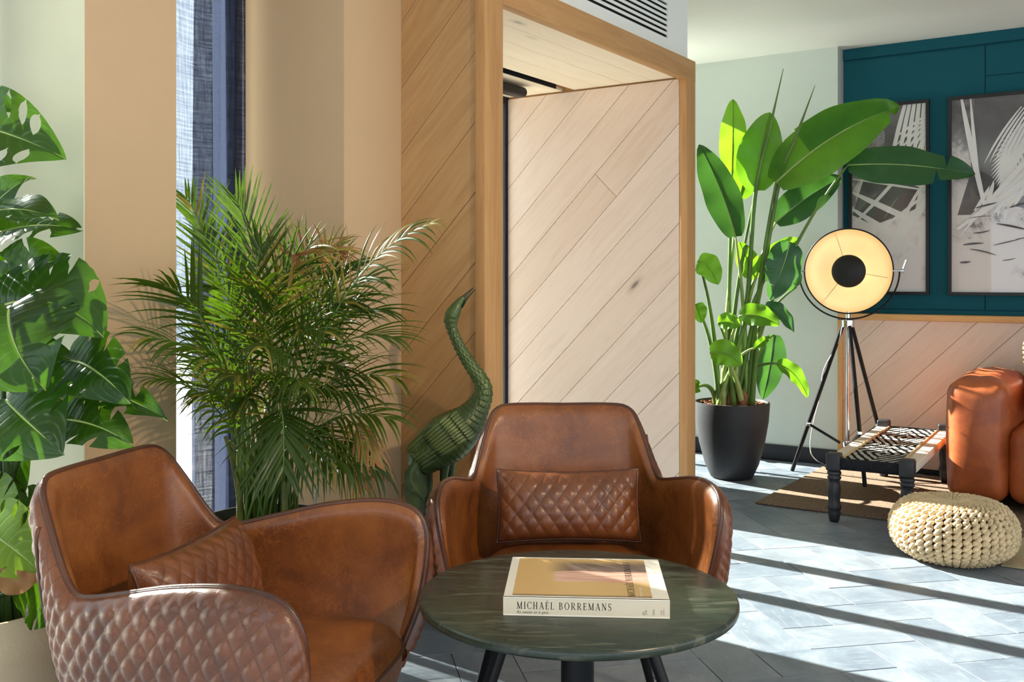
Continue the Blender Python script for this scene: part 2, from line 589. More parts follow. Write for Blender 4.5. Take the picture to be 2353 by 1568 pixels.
# leaves
def leaf(name, dark, mid, light, trans, tfac=.35, rough=.32, veins=None, rv=.4, vein_col=None):
    m = N(name)
    vec = m.coord('Object', rnd_off=True)
    a = m.noise(vec, 8, 4)
    c = m.ramp(a, [(.3, dark), (.55, mid), (.8, light)])
    c = m.mix(rv, c, m.ramp(m.random(), [(0, dark), (.5, mid), (1, light)]))
    tc = m.n('TexCoord')
    sp = m.n('SeparateXYZ'); m.set(sp.inputs[0], tc.outputs['UV'])
    if veins:
        # uv: x = along the midrib, y = across (-1..1)
        av = m.math('ABSOLUTE', sp.outputs[1])
        fr = m.math('FRACT', m.math('MULTIPLY', m.math('SUBTRACT', sp.outputs[0], m.math('MULTIPLY', av, veins[1])), veins[0]))
        vn = m.ramp(fr, [(.0, 1.0), (.18, 0.0), (.82, 0.0), (1.0, 1.0)])
        mr = m.ramp(av, [(.0, 1.0), (.05, 0.0)])
        c = m.mix(m.math('MAXIMUM', m.math('MULTIPLY', vn, veins[2]), m.math('MULTIPLY', mr, .8)), c, vein_col or light)
        m.bump(m.math('ADD', vn, m.math('MULTIPLY', mr, 2.0)), .25, .003)
    m.p(col=c, rough=rough, spec=.5)
    tr = m.n('BsdfTranslucent')
    m.set(tr.inputs['Color'], m.mix(.5, c, trans))
    mx = m.n('MixShader')
    mx.inputs[0].default_value = tfac
    m.t.links.new(m.b.outputs[0], mx.inputs[1])
    m.t.links.new(tr.outputs[0], mx.inputs[2])
    m.t.links.new(mx.outputs[0], m.out.inputs['Surface'])
leaf('monstera_leaf', rgb(14, 40, 14), rgb(24, 58, 20), rgb(40, 80, 26), rgb(140, 210, 20), .36, .2, (9, .35, .14), vein_col=rgb(84, 124, 50))
leaf('monstera_pale', rgb(70, 110, 30), rgb(110, 150, 40), rgb(150, 180, 60), rgb(190, 230, 50), .45, .3, (9, .35, .3))
leaf('banana_leaf', rgb(40, 92, 30), rgb(66, 128, 36), rgb(100, 156, 48), rgb(176, 236, 24), .45, .3, (42, .12, .25))
leaf('banana_dark', rgb(20, 62, 44), rgb(34, 84, 52), rgb(58, 108, 60), rgb(110, 170, 40), .3, .26, (42, .12, .32))
leaf('palm_leaf', rgb(24, 44, 12), rgb(46, 70, 18), rgb(86, 104, 32), rgb(150, 200, 30), .36, .34, None, .5)
leaf('palm_yellow', rgb(98, 96, 36), rgb(134, 120, 48), rgb(160, 140, 60), rgb(190, 180, 60), .3, .45, None, .5)
leaf('dry_leaf', rgb(120, 80, 44), rgb(160, 112, 66), rgb(190, 146, 96), rgb(200, 150, 90), .3, .7, None)
plain('stem_green', rgb(92, 124, 52), .45, var=.15)
plain('stem_pale', rgb(150, 172, 96), .42, var=.15)
plain('stem_dark', rgb(44, 70, 30), .4, var=.15)
plain('cane', rgb(96, 104, 44), .5, var=.25, vscale=14)
plain('husk', rgb(132, 84, 56), .8, var=.25)

# patinated green bird
m = N('green_patina')
vec = m.coord()
a = m.noise(vec, 9, 5)
c = m.ramp(a, [(.3, rgb(48, 62, 26)), (.55, rgb(74, 92, 40)), (.8, rgb(104, 118, 58))])
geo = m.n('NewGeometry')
c = m.mix(m.ramp(geo.outputs['Pointiness'], [(.50, 0.0), (.58, .75)]), c, rgb(140, 152, 96))  # ridge highlights painted into the colour
c = m.mix(m.ramp(geo.outputs['Pointiness'], [(.40, .85), (.49, 0.0)]), c, rgb(16, 24, 12))  # creases darkened in the colour
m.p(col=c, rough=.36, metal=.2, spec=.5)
m.bump(m.noise(vec, 60, 4), .3, .004)

# glass pane: clear, reflects a little
def glass(name, tint=(1, 1, 1, 1), refl=.06):
    m = N(name)
    tr = m.n('BsdfTransparent'); tr.inputs[0].default_value = tint
    gl = m.n('BsdfGlossy'); gl.inputs['Roughness'].default_value = .02
    mx = m.n('MixShader'); mx.inputs[0].default_value = refl
    m.t.links.new(tr.outputs[0], mx.inputs[1]); m.t.links.new(gl.outputs[0], mx.inputs[2])
    m.t.links.new(mx.outputs[0], m.out.inputs['Surface'])
glass('window_glass', (.95, .98, .97, 1), .06)
glass('art_glass', (1, 1, 1, 1), .035)
glass('clear_tube', (.92, .95, .95, 1), .15)

# navy sheer curtain: open weave, lets daylight through
def sheer(name, thread, open_):
    m = N(name)
    vec = m.coord('UV')
    s1 = m.n('Mapping'); m.set(s1.inputs['Vector'], vec); s1.inputs['Scale'].default_value = (160, 9, 1)
    s2 = m.n('Mapping'); m.set(s2.inputs['Vector'], vec); s2.inputs['Scale'].default_value = (7, 150, 1)
    wv = m.math('MULTIPLY', m.math('ADD', m.noise(s1.outputs[0], 1.0, 3), m.noise(s2.outputs[0], 1.0, 3)), .5)
    hole = m.ramp(wv, [(.36, open_ * .25), (.62, open_)])
    m.p(col=thread, rough=.9, spec=.1)
    tr = m.n('BsdfTranslucent'); tr.inputs[0].default_value = (thread[0] * 2.2, thread[1] * 2.2, thread[2] * 2.2, 1)
    m1 = m.n('MixShader'); m1.inputs[0].default_value = .55
    m.t.links.new(m.b.outputs[0], m1.inputs[1]); m.t.links.new(tr.outputs[0], m1.inputs[2])
    tp = m.n('BsdfTransparent')
    m2 = m.n('MixShader'); m.set(m2.inputs[0], hole)
    m.t.links.new(m1.outputs[0], m2.inputs[1]); m.t.links.new(tp.outputs[0], m2.inputs[2])
    m.t.links.new(m2.outputs[0], m.out.inputs['Surface'])
sheer('navy_sheer', rgb(36, 41, 56), .5)

# framed prints: soft grey washes
def print_paper(name, sc_, seed):
    m = N(name)
    vec = m.coord('Generated')
    mp = m.n('Mapping'); m.set(mp.inputs['Vector'], vec); mp.inputs['Location'].default_value = (seed, seed * 2, seed * .5); mp.inputs['Scale'].default_value = sc_
    a = m.noise(mp.outputs[0], 1.6, 5, .6, .6)
    sp = m.n('SeparateXYZ'); m.set(sp.inputs[0], vec)
    g = m.math('ADD', a, m.math('MULTIPLY', m.math('SUBTRACT', sp.outputs[2], .42), .42))
    c = m.ramp(g, [(.46, rgb(224, 215, 212)), (.55, rgb(208, 199, 197)), (.61, rgb(140, 132, 134)), (.8, rgb(88, 82, 85))])
    m.p(col=c, rough=.6)
print_paper('print_wash', (1.5, 1.5, 3.5), 3.1)
print_paper('print_wash_wide', (2.4, 2.4, 3.2), 8.7)
plain('print_white', rgb(226, 220, 216), .6, var=.03)
plain('print_dark', rgb(92, 86, 88), .6, var=.2)

# the picture on the book: a plain stand-in of ochre, dusk and pink
m = N('cover_picture')
tc = m.n('TexCoord')
sp = m.n('SeparateXYZ'); m.set(sp.inputs[0], tc.outputs['UV'])
nz = m.noise(tc.outputs['UV'], 5, 4)
x, y = sp.outputs[0], m.math('ADD', sp.outputs[1], m.math('MULTIPLY', m.math('SUBTRACT', nz, .5), .08))
c = m.ramp(m.math('ADD', m.math('MULTIPLY', x, .6), m.math('MULTIPLY', nz, .4)), [(.0, rgb(196, 156, 96)), (.5, rgb(206, 172, 112)), (1, rgb(190, 156, 104))])
def band(v, a0, a1, b0, b1):
    return m.ramp(v, [(a0, 0.0), (a1, 1.0), (b0, 1.0), (b1, 0.0)])
dusk = m.math('MULTIPLY', band(y, .56, .64, .84, .97), m.ramp(x, [(.22, 0.0), (.42, 1.0)]))
c = m.mix(m.math('MULTIPLY', dusk, .9), c, rgb(70, 58, 64))
st = m.noise(m.n('Mapping', ).outputs[0], 1)
sc = m.n('Mapping'); m.set(sc.inputs['Vector'], tc.outputs['UV']); sc.inputs['Scale'].default_value = (2, 40, 1)
st = m.noise(sc.outputs[0], 1.0, 3)
pink = m.math('MULTIPLY', band(y, .34, .40, .62, .66), m.ramp(x, [(.27, 0.0), (.31, 1.0)]))
c = m.mix(pink, c, m.ramp(st, [(.35, rgb(196, 132, 116)), (.6, rgb(226, 192, 172))]))
edge = m.ramp(sp.outputs[1], [(.0, 1.0), (.05, 0.0)])
c = m.mix(m.math('MULTIPLY', edge, .85), c, rgb(70, 54, 46))
m.p(col=c, rough=.35)

# patterned cushion
m = N('zigzag_cushion')
vec = m.coord('Object', scale=(26, 26, 26))
wv = m.n('TexWave', wave_type='BANDS', bands_direction='Z'); m.set(wv.inputs['Vector'], vec); wv.inputs['Scale'].default_value = .55; wv.inputs['Distortion'].default_value = 3.0
m.p(col=m.ramp(wv.outputs['Fac'], [(.4, rgb(30, 24, 24)), (.5, rgb(196, 128, 84))]), rough=.9)
# ---------------------------------------------------------------- the room
CEIL = 2.515
S_END, S_TEAL = 6.05, 6.18
T_WALL, T_WIN = 2.302, 2.825
def sbox(name, mat, *boxes, parent=None):
    b = MB()
    for q in boxes:
        b.stbox(*q)
    o = b.build(name, mat, parent)
    if parent is None:
        structure(o)
    return o

# floor: dark bed, slate tiles laid in herringbone at 45 degrees to the walls
floor = sbox('floor', 'grout', (-4.0, 6.2, -4.5, 3.03, -.08, -.006))
TA = math.radians(11.3)
QV, PV = Vector((math.cos(TA), math.sin(TA), 0)), Vector((-math.sin(TA), math.cos(TA), 0))
TW = .178
TQ, TP = 1.295, 2.773 - TW
def tile_mesh():
    b = MB()
    g = .0012
    L, W = 2 * TW - 2 * g, TW - 2 * g
    b.prism([(-L / 2, -W / 2), (L / 2, -W / 2), (L / 2, W / 2), (-L / 2, W / 2)], -.012, 0.0, bevel=.0007)
    return b
tile_me = tile_mesh().mesh('tile', 'slate')
tiles = []
for i in range(-60, 60):
    for j in range(-40, 40):
        for kind in (0, 1):
            x, y = i - 2 * j, i + 2 * j
            cx, cy = (x + 1, y + .5) if kind == 0 else (x + 2.5, y)
            c = QV * (TQ + cx * TW) + PV * (TP + cy * TW)
            s, t = c.dot(AX), c.dot(BX)
            if s > 6.02 or t > 2.8 or s < -3.8 or t < -4.4:
                continue
            vis = False
            if c.y > .8:
                px, py = CX + FPX * c.x / c.y, YH + FPX * EYE / c.y
                vis = -60 < px < 2480 and py < 1700
            # the chairs, the table, plants and the wall hide these
            if vis and c.y > .8 and (px < 900 or (px < 960 and py < 1560)):
                vis = False
            if vis and s > 2.72 and t > 2.0 and s < 4.5:
                vis = False
            tiles.append((vis, c.length, c, kind))
tiles.sort(key=lambda q: (not q[0], q[1]))
rest = MB()
for k, (vis, dist, c, kind) in enumerate(tiles):
    rz = TA + (0 if kind == 0 else pi / 2)
    dz = rnd.uniform(-.0012, .0008)
    if vis and k < 300:
        o = put('tile', tile_me, floor, loc=(c.x, c.y, dz), rot=(rnd.uniform(-.0025, .0025), rnd.uniform(-.002, .002), rz + (pi if rnd.random() < .5 else 0)))
    else:
        R = Matrix.Rotation(rz, 3, 'Z')
        L, W = TW - .0018, TW / 2 - .0018
        vs = [c + R @ Vector((a * L, b_ * W, z)) for z in (-.012, dz) for (a, b_) in ((-1, -1), (1, -1), (1, 1), (-1, 1))]
        rest.add(vs, [(4, 5, 6, 7), (0, 1, 5, 4), (1, 2, 6, 5), (2, 3, 7, 6), (3, 0, 4, 7)])
rest.build('tile_field', 'slate', floor, kind='stuff')

ceiling = sbox('ceiling', 'white_paint', (-4.0, 6.4, -4.5, 2.95, CEIL, CEIL + .12))
sbox('pavement', 'paving', (-8, 14, 3.03, 14, -.12, -.03))

# window wall on the left: pier between two windows, lintels, return beside the oak box
for q in ((1.498, 1.775, T_WALL, 2.95, 0, CEIL), (2.442, 2.75, T_WALL, 2.95, 0, CEIL), (1.775, 2.442, 2.78, 2.95, 2.36, CEIL),
          (-1.6, 1.49, T_WALL, 2.95, 2.3, CEIL), (-4.0, -1.6, T_WALL, 2.95, 0, CEIL)):
    sbox('wall_left', 'sage_plaster', q)
sbox('wall_window_reveal', 'daylight_tint_plaster', (1.4945, 1.498, T_WALL + .0005, 2.82, 0, 2.3))  # thin added skin on the reveal, coloured as if in cool daylight
sbox('baseboard_left', 'black_skirting', (1.484, 1.498, T_WALL - .012, T_WIN - .01, 0, .13), (1.484, 1.775, T_WALL - .014, T_WALL, 0, .13),
     (2.428, 2.442, T_WALL - .012, T_WIN - .01, 0, .13), (2.428, 2.722, T_WALL - .014, T_WALL, 0, .13))
def window(name, s0, s1, z0, z1, t, bars, mat='navy_metal', fw=.05):
    o = sbox(name, mat, (s0, s0 + fw, t, t + .07, z0, z1), (s1 - fw, s1, t, t + .07, z0, z1), (s0 + fw, s1 - fw, t, t + .07, z0, z0 + fw), (s0 + fw, s1 - fw, t, t + .07, z1 - fw, z1))
    edges = [s0 + fw]
    for (a, b) in bars:
        sbox('mullion', mat, (a, b, t + .005, t + .065, z0 + fw, z1 - fw), parent=o)
        edges += [a, b]
    edges.append(s1 - fw)
    for k in range(0, len(edges), 2):
        sbox('pane', 'window_glass', (edges[k], edges[k + 1], t + .03, t + .036, z0 + fw, z1 - fw), parent=o)
    return o
window('window_1', -1.6, 1.498, .0, 2.3, T_WIN, [(-.1, -.04)])
window('window_2', 1.775, 2.442, .0, 2.36, T_WIN, [], fw=.055)
window('window_3', 5.10, S_END, .0, 2.50, T_WIN, [(5.62, 5.66)], fw=.045)
sbox('wall_back', 'far_plaster', (4.478, 5.10, T_WIN - .02, 2.95, 0, CEIL), (5.10, S_END, T_WIN - .02, 2.95, 2.50, CEIL))

# ---------------------------------------------------------------- oak entrance box
def planks(name, mat, parent, rect, xf, width=.168, ang=45, phase=0.0, th=.014, joints=(), dirn=1):
    """diagonal boards clipped to a wall rectangle (u0,u1,v0,v1); xf maps (u,v,depth) to the room; each board is its own mesh"""
    u0, u1, v0, v1 = rect
    base = [(u0, v0), (u1, v0), (u1, v1), (u0, v1)]
    ca, sa = math.cos(math.radians(ang)), math.sin(math.radians(ang)) * dirn
    nx, ny = -sa, ca                                   # across the board
    ds = [p[0] * nx + p[1] * ny for p in base]
    k0 = int((min(ds) - phase) // width) - 1
    k1 = int((max(ds) - phase) // width) + 1
    for k in range(k0, k1 + 1):
        lo, hi = phase + k * width, phase + (k + 1) * width
        pl = clip(clip(base, nx, ny, hi - .0009), -nx, -ny, -(lo + .0009))
        if len(pl) < 3:
            continue
        cuts = [c for (kk, c) in joints if kk == k - k0]
        parts = [pl]
        for c in cuts:
            new = []
            for q in parts:
                a, b = clip(q, ca, sa, c - .0008), clip(q, -ca, -sa, -(c + .0008))
                new += [r for r in (a, b) if len(r) >= 3]
            parts = new
        for q in parts:
            cu, cv = sum(p[0] for p in q) / len(q), sum(p[1] for p in q) / len(q)
            loc = [((p[0] - cu) * ca + (p[1] - cv) * sa, (p[0] - cu) * nx + (p[1] - cv) * ny) for p in q]
            ar = sum(loc[i][0] * loc[(i + 1) % len(loc)][1] - loc[(i + 1) % len(loc)][0] * loc[i][1] for i in range(len(loc)))
            if abs(ar) < 2e-4:
                continue
            if ar < 0:
                loc = loc[::-1]
            b = MB()
            b.prism(loc, 0, th + rnd.uniform(-.0006, .0006), bevel=.0012)
            o = put(name, b.mesh(name, mat), parent)
            O = xf(cu, cv, 0)
            X = (xf(cu + ca, cv + sa, 0) - O)
            Y = (xf(cu + nx, cv + ny, 0) - O)
            Z = xf(cu, cv, 1) - O
            o.matrix_world = Matrix(((X.x, Y.x, Z.x, O.x), (X.y, Y.y, Z.y, O.y), (X.z, Y.z, Z.z, O.z), (0, 0, 0, 1)))

T0 = 1.928                                            # front face of the box
S0, S1, S2, S3 = 2.721, 2.830, 4.377, 4.474           # outer left, opening, outer right
HEAD, TOPZ = 2.066, 2.165
box = sbox('wall_entrance', 'oak_frame', (S0 + .029, S1, T0 + .036, 2.95, 0, CEIL), (S2 + .015, S3, T0 + .036, 2.95, 0, HEAD), (S2 + .015, S3, T0 + .036, 2.95, HEAD, TOPZ))
# diagonal boards on the side that faces the palm, and on the far side of the passage
planks('plank', 'oak_planks', box, (T0 + .036, T_WALL, .05, CEIL), lambda u, v, d: ST(S0 + .029 - d, u, v), phase=.045, dirn=-1)
planks('plank', 'pale_planks', box, (T0 + .04, 2.95, .05, HEAD + .005), lambda u, v, d: ST(S2 + .015 - d, u, v), phase=.02, dirn=-1, joints=((9, .55), (13, .98), (7, 1.9)))
sbox('baseboard_entrance', 'black_skirting', (S0 + .012, S0 + .03, T0 + .03, T_WALL, 0, .05), (S2 + .004, S2 + .015, T0 + .05, 2.93, 0, .05))
# frame of the opening
def grain_box(name, mat, parent, c, size, R, bevel=.002):
    b = MB()
    rbox(b, (0, 0, 0), size, bevel, 2)
    o = put(name, b.mesh(name, mat, auto=40), parent)
    M = R.to_4x4()
    M.translation = c
    o.matrix_world = M
    return o
RV = Matrix((( 0, AX.x, BX.x), (0, AX.y, BX.y), (1, 0, 0)))          # local x up, y along s, z along t
RH = Matrix(((AX.x, 0, -BX.x), (AX.y, 0, -BX.y), (0, 1, 0)))         # local x along s, y up
frame = thing('door_casing', 'oak casing framing the entrance passage under the white bulkhead', 'door frame', ST(S0, T0, 0))
def rel(o, par):
    o.parent = par
    o.matrix_parent_inverse = Matrix.Translation(par.location).inverted() if par.rotation_euler.z == 0 else par.matrix_basis.inverted()
    return o
for (a, b_) in ((S0, S1), (S2, S3)):
    rel(grain_box('jamb', 'oak_frame', None, ST((a + b_) / 2, T0 + .018, TOPZ / 2 - .002 if a > 3 else CEIL / 2), (TOPZ - .006 if a > 3 else CEIL - .004, b_ - a, .04), RV), frame)
rel(grain_box('header', 'oak_frame', None, ST((S1 + S3) / 2 + .0005, T0 + .0175, (HEAD + TOPZ) / 2), (S3 - S1, TOPZ - HEAD, .0402), RH), frame)
# board ceiling of the passage, with a dark track
for (a, b_) in ((T0 + .038, 2.547), (2.615, 2.945)):
    n = max(2, round((b_ - a) / .13))
    for k in range(n):
        g = .0007
        c0, c1 = a + (b_ - a) * k / n + g, a + (b_ - a) * (k + 1) / n - g
        b = MB()
        rbox(b, (0, 0, 0), (S2 - S1, c1 - c0, .016), .001, 1)
        o = put('ceiling_board', b.mesh('ceiling_board', 'ceiling_boards'), box)
        M = Matrix(((AX.x, BX.x, 0), (AX.y, BX.y, 0), (0, 0, 1))).to_4x4()
        M.translation = ST((S1 + S2) / 2 + .006, (c0 + c1) / 2, HEAD + .022)
        o.matrix_world = M
sbox('track_recess', 'steel_dark', (S1, S2 - .06, 2.548, 2.614, HEAD + .05, HEAD + .06), (S1, S2 - .06, 2.6135, 2.6145, HEAD + .016, HEAD + .05), parent=box)
# bulkhead above the box with its air grille
ZB0, ZB1, SG0, SG1 = 2.232, 2.392, 2.95, 4.225
bulk = sbox('wall_bulkhead', 'white_paint', (S1, 4.448, T0 + .028, T0 + .05, TOPZ - .02, ZB0), (S1, 4.448, T0 + .028, T0 + .05, ZB1, CEIL),
            (S1, SG0, T0 + .028, T0 + .05, ZB0, ZB1), (SG1, 4.448, T0 + .028, T0 + .05, ZB0, ZB1), (S1, 4.448, T0 + .09, 2.95, TOPZ + .001, CEIL), (4.438, 4.448, T0 + .05, T0 + .09, TOPZ, CEIL))
gr = thing('air_grille', 'white ceiling bulkhead grille with black horizontal slots', 'vent', ST(SG0, T0 + .05, ZB0))
def stpart(name, mat, par, *boxes):
    b = MB()
    for q in boxes:
        b.stbox(*q)
    return rel(b.build(name, mat), par)
stpart('shade_plate', 'slot_shade', gr, (SG0, SG1, T0 + .036, T0 + .048, ZB0, ZB1))  # black plate stands in for the shade behind the slots
nsl = 6
pitch = (ZB1 - ZB0) / (nsl + .5)
for k in range(nsl):
    z = ZB0 + pitch * (k + .52)
    stpart('slat', 'white_paint', gr, (SG0, SG1, T0 + .0285, T0 + .0315, z, z + pitch * .55))
# glazed street doors at the end of the passage
dr = window('door_1', 3.0, S2 + .03, .0, HEAD + .03, 2.952, [(3.475, 3.565), (3.905, 3.995)], 'steel_dark', .055)
sbox('trim_1', 'steel_dark', (S1, 3.0, 2.952, 3.03, 0, HEAD + .03), (4.408, 4.47, 2.951, 3.45, 0, HEAD + .4))
cl = thing('door_closer', 'dark rounded door closer under the passage ceiling', 'door closer', ST(3.9, 2.72, HEAD))
b = MB()
rbox(b, (0, 0, 0), (.62, .075, .05), .024, 4)
o = b.build('closer_body', 'black_metal', None, auto=50)
M = Matrix(((AX.x, BX.x, 0), (AX.y, BX.y, 0), (0, 0, 1))).to_4x4()
M.translation = ST(3.86, 2.72, HEAD - .018)
o.matrix_world = M
rel(o, cl)
stpart('closer_arm', 'black_metal', cl, (3.80, 3.83, 2.75, 2.952, HEAD - .03, HEAD - .018))

# ---------------------------------------------------------------- far end wall
T_RET = 1.691
sbox('wall_far', 'far_plaster', (S_END, S_END + .3, T_RET, 2.95, 0, CEIL), (S_END - .001, S_TEAL + .1, T_RET, T_RET + .01, 0, CEIL))
sbox('baseboard_far', 'black_skirting', (S_END - .014, S_END, T_RET + .004, 2.8, 0, .092))
teal = sbox('wall_teal', 'teal_paint', (S_TEAL, S_TEAL + .12, -4.5, T_RET, .85, CEIL))
Z_RAIL = .913
for (t0, t1, z0, z1) in ((.905, T_RET - .003, 1.0 - .057, 2.44), (.905 - 1.6, .899, .943, 2.264), (.905 - 1.6, .899, 2.270, 2.44), (-2.4, -.701, .943, 2.264), (-2.4, -.701, 2.270, 2.44)):
    b = MB()
    b.stbox(S_TEAL - .008, S_TEAL, t0, t1, z0, z1)
    b.build('panel', 'teal_paint', teal)
sbox('trim_2', 'teal_paint', (S_TEAL - .022, S_TEAL, -4.5, T_RET - .002, 2.45, CEIL - .001))
sbox('trim_3', 'teal_paint', (S_TEAL - .02, S_TEAL, -4.5, T_RET - .002, Z_RAIL + .001, .937))
wains = sbox('wall_wainscot', 'oak_frame', (S_END + .02, S_TEAL, -4.5, T_RET - .03, 0, Z_RAIL - .03))
planks('plank', 'pale_planks', wains, (-2.4, T_RET - .03, .03, Z_RAIL - .035), lambda u, v, d: ST(S_END + .02 - d, u, v), phase=.05, dirn=-1, width=.175)
def tgrain(name, mat, s0, s1, t0, t1, z0, z1):        # grain along t
    b = MB()
    rbox(b, (0, 0, 0), (t1 - t0, s1 - s0, z1 - z0), .002, 2)
    o = put(name, b.mesh(name, mat, auto=40))
    M = Matrix(((-BX.x, -AX.x, 0), (-BX.y, -AX.y, 0), (0, 0, 1))).to_4x4()
    M.translation = ST((s0 + s1) / 2, (t0 + t1) / 2, (z0 + z1) / 2)
    o.matrix_world = M
    return structure(o)
tgrain('trim_4', 'rail_wood', S_END - .01, S_TEAL, -4.5, T_RET - .001, Z_RAIL - .034, Z_RAIL)
o = grain_box('trim_5', 'rail_wood', None, ST(S_END + .006, T_RET - .0155, Z_RAIL / 2 - .018), (Z_RAIL - .04, .03, .029), RV)
structure(o)
sbox('baseboard_wainscot', 'black_skirting', (S_END + .012, S_END + .02, -4.5, T_RET - .002, 0, .03))
# ---------------------------------------------------------------- armchairs
RIM = [(.264, -.228, .345), (.287, -.257, .43), (.306, -.269, .52), (.317, -.264, .585), (.320, -.234, .625), (.314, -.160, .640), (.298, -.050, .630), (.277, .055, .607),
       (.256, .140, .588), (.247, .176, .590), (.237, .206, .622), (.221, .240, .680), (.203, .272, .734), (.186, .286, .756), (.158, .294, .766), (.09, .298, .768), (0, .300, .767)]
BAS = [(.250, -.215, .330), (.250, -.208, .312), (.250, -.190, .306), (.249, -.165, .302), (.248, -.13, .30), (.246, -.08, .30), (.240, -.01, .30), (.230, .06, .30),
       (.218, .105, .30), (.206, .13, .30), (.192, .15, .30), (.172, .168, .30), (.148, .182, .30), (.120, .19, .30), (.09, .196, .30), (.05, .20, .30), (0, .202, .30)]
def half_to_full(pts, n):
    full = [Vector(p) for p in pts] + [Vector((-p[0], p[1], p[2])) for p in reversed(pts[:-1])]
    return crom(full, n)
def make_chair_parts():
    NU, NI, NO = 481, 36, 84
    rim0, bas0 = half_to_full(RIM, 1600), half_to_full(BAS, 1600)
    # even spacing along the rim
    acc = [0.0]
    for i in range(1, 1600):
        acc.append(acc[-1] + (rim0[i] - rim0[i - 1]).length)
    us = [interp(acc, list(range(1600)), acc[-1] * k / (NU - 1)) for k in range(NU)]
    def at(c, u):
        i = min(int(u), 1598)
        return c[i].lerp(c[i + 1], u - i)
    rim, bas = [at(rim0, u) for u in us], [at(bas0, u) for u in us]
    total = acc[-1]
    def mid(k, v):
        a, b = bas[k], rim[k]
        p = a.lerp(b, v)
        out = Vector((p.x * .8, max(0, p.y) + .0, 0))
        if out.length > 1e-6:
            out.normalize()
        return p + out * (.030 * math.sin(pi * v) ** 1.0 * (1 - .3 * min(1.0, max(0.0, (p.y - .02) / .20))))
    def frames(nv, vs):
        g = np.array([[mid(k, v) for v in vs] for k in range(NU)])
        du = np.gradient(g, axis=0)
        dv = np.gradient(g, axis=1)
        nn = np.cross(du, dv)
        nn /= np.linalg.norm(nn, axis=2, keepdims=True) + 1e-9
        return g, nn
    TH = .021
    # sign: the normal must point to the inside of the tub
    vi = [i / (NI - 1) for i in range(NI)]
    gi, ni = frames(NI, vi)
    sgn = 1 if ni[NU // 2][NI // 2][1] < 0 else -1
    ni = ni * sgn
    rows = []
    for k in range(NU):
        r = []
        for j in range(NI):
            e = (1 - vi[j])
            t = TH * min(1.0, math.sqrt(max(0.0, 1 - max(0, 1 - e / .10) ** 2)) * .75 + .25)
            r.append(Vector(gi[k][j] + ni[k][j] * t))
        rows.append(r)
    b_in = MB()
    b_in.grid(rows, flip=(sgn > 0))
    inner_top = [r[-1] for r in rows]
    vo = [i / (NO - 1) for i in range(NO)]
    go, no = frames(NO, vo)
    no = no * sgn
    QW, QH = .039, .050
    seams = [int(q * (NU - 1)) for q in (.385, .615)]
    rows_o, uvs = [], []
    for k in range(NU):
        L = (rim[k] - bas[k]).length
        # lengths measured from mid height so that the diamonds stay even
        r, uv = [], []
        for j in range(NO):
            v = vo[j]
            e = 1 - v
            t = TH * min(1.0, math.sqrt(max(0.0, 1 - max(0, 1 - e / .10) ** 2)) * .75 + .25)
            x, y = (total * k / (NU - 1)) / QW, (rim[k].z - (bas[k].z + (rim[k].z - bas[k].z) * v)) / QH
            x -= (total / 2) / QW
            yy = (bas[k].z + (rim[k].z - bas[k].z) * v) / QH
            p_, q_ = x + yy, x - yy
            h = (abs(math.sin(pi * p_)) * abs(math.sin(pi * q_))) ** .6
            fade = min(1, e / .08) * min(1, v / .06) * min(1, min(abs(k - q) for q in seams) / 9)
            r.append(Vector(go[k][j] - no[k][j] * (t + .0055 * h * fade)))
            uv.append((x, yy))
        rows_o.append(r)
        uvs.append(uv)
    b_out = MB()
    b_out.grid(rows_o, uvs=uvs, flip=(sgn < 0))
    outer_top = [r[-1] for r in rows_o]
    # welt joining the two along the rim
    b_rim = MB()
    step = 3
    pts = [(inner_top[k] + outer_top[k]) * .5 for k in range(0, NU, step)]
    b_rim.tube(pts, .0058, 8)
    for side in (inner_top, outer_top):
        b_rim.tube([side[k] for k in range(0, NU, step)], .0018, 6)
    # welts down the outside where back and arm panels meet
    for frac in (.385, .615):
        k = int(frac * (NU - 1))
        b_rim.tube([rows_o[k][j] + Vector((no[k][j])) * -.001 for j in range(NO - 3, 0, -3)], .0042, 6)
    # underside of the tub
    b_pan = MB()
    ring = [bas[k] for k in range(0, NU, 8)]
    n = len(ring)
    vs = [p + Vector((0, 0, .012)) for p in ring] + [Vector((p.x * .93, p.y * .93, .272)) for p in ring]
    fs = [(i, (i + 1) % n, n + (i + 1) % n, n + i) for i in range(n)] + [tuple(range(n, 2 * n))]
    b_pan.add(vs, fs)
    # seat cushion
    seat = MB()
    def outline(th, inner):
        c, s = math.cos(th), math.sin(th)
        ex = .30
        sx = math.copysign(abs(c) ** ex, c)
        sy = math.copysign(abs(s) ** ex, s)
        y = -.05 + sy * (.212 if sy < 0 else .215)
        wd = interp([-.27, -.1, .05, .17], [.238, .232, .216, .172], y)
        return Vector((sx * wd * inner, -.05 + (y + .05) * inner, 0))
    prof = [(.90, .305), (.97, .315), (1.0, .335), (1.0, .375), (.985, .396), (.95, .412), (.86, .424), (.7, .432), (.45, .437), (.2, .439), (0.02, .44)]
    NS = 72
    rows = []
    for (q, z) in prof:
        r = []
        for i in range(NS):
            o = outline(2 * pi * i / NS, q)
            zz = z - max(0, (-.17 - o.y)) ** 1.3 * .35 * (1 if z > .38 else 0)
            r.append(Vector((o.x, o.y, zz)))
        rows.append(r)
    seat.grid(rows, closed_v=True)
    sp = MB()
    sp.tube([Vector((outline(2 * pi * i / NS, 1.0).x * 1.003, outline(2 * pi * i / NS, 1.003).y, .388 - max(0, (-.17 - outline(2 * pi * i / NS, 1.0).y)) ** 1.3 * .35)) for i in range(NS)], .0042, 6, closed=True)
    legs = []
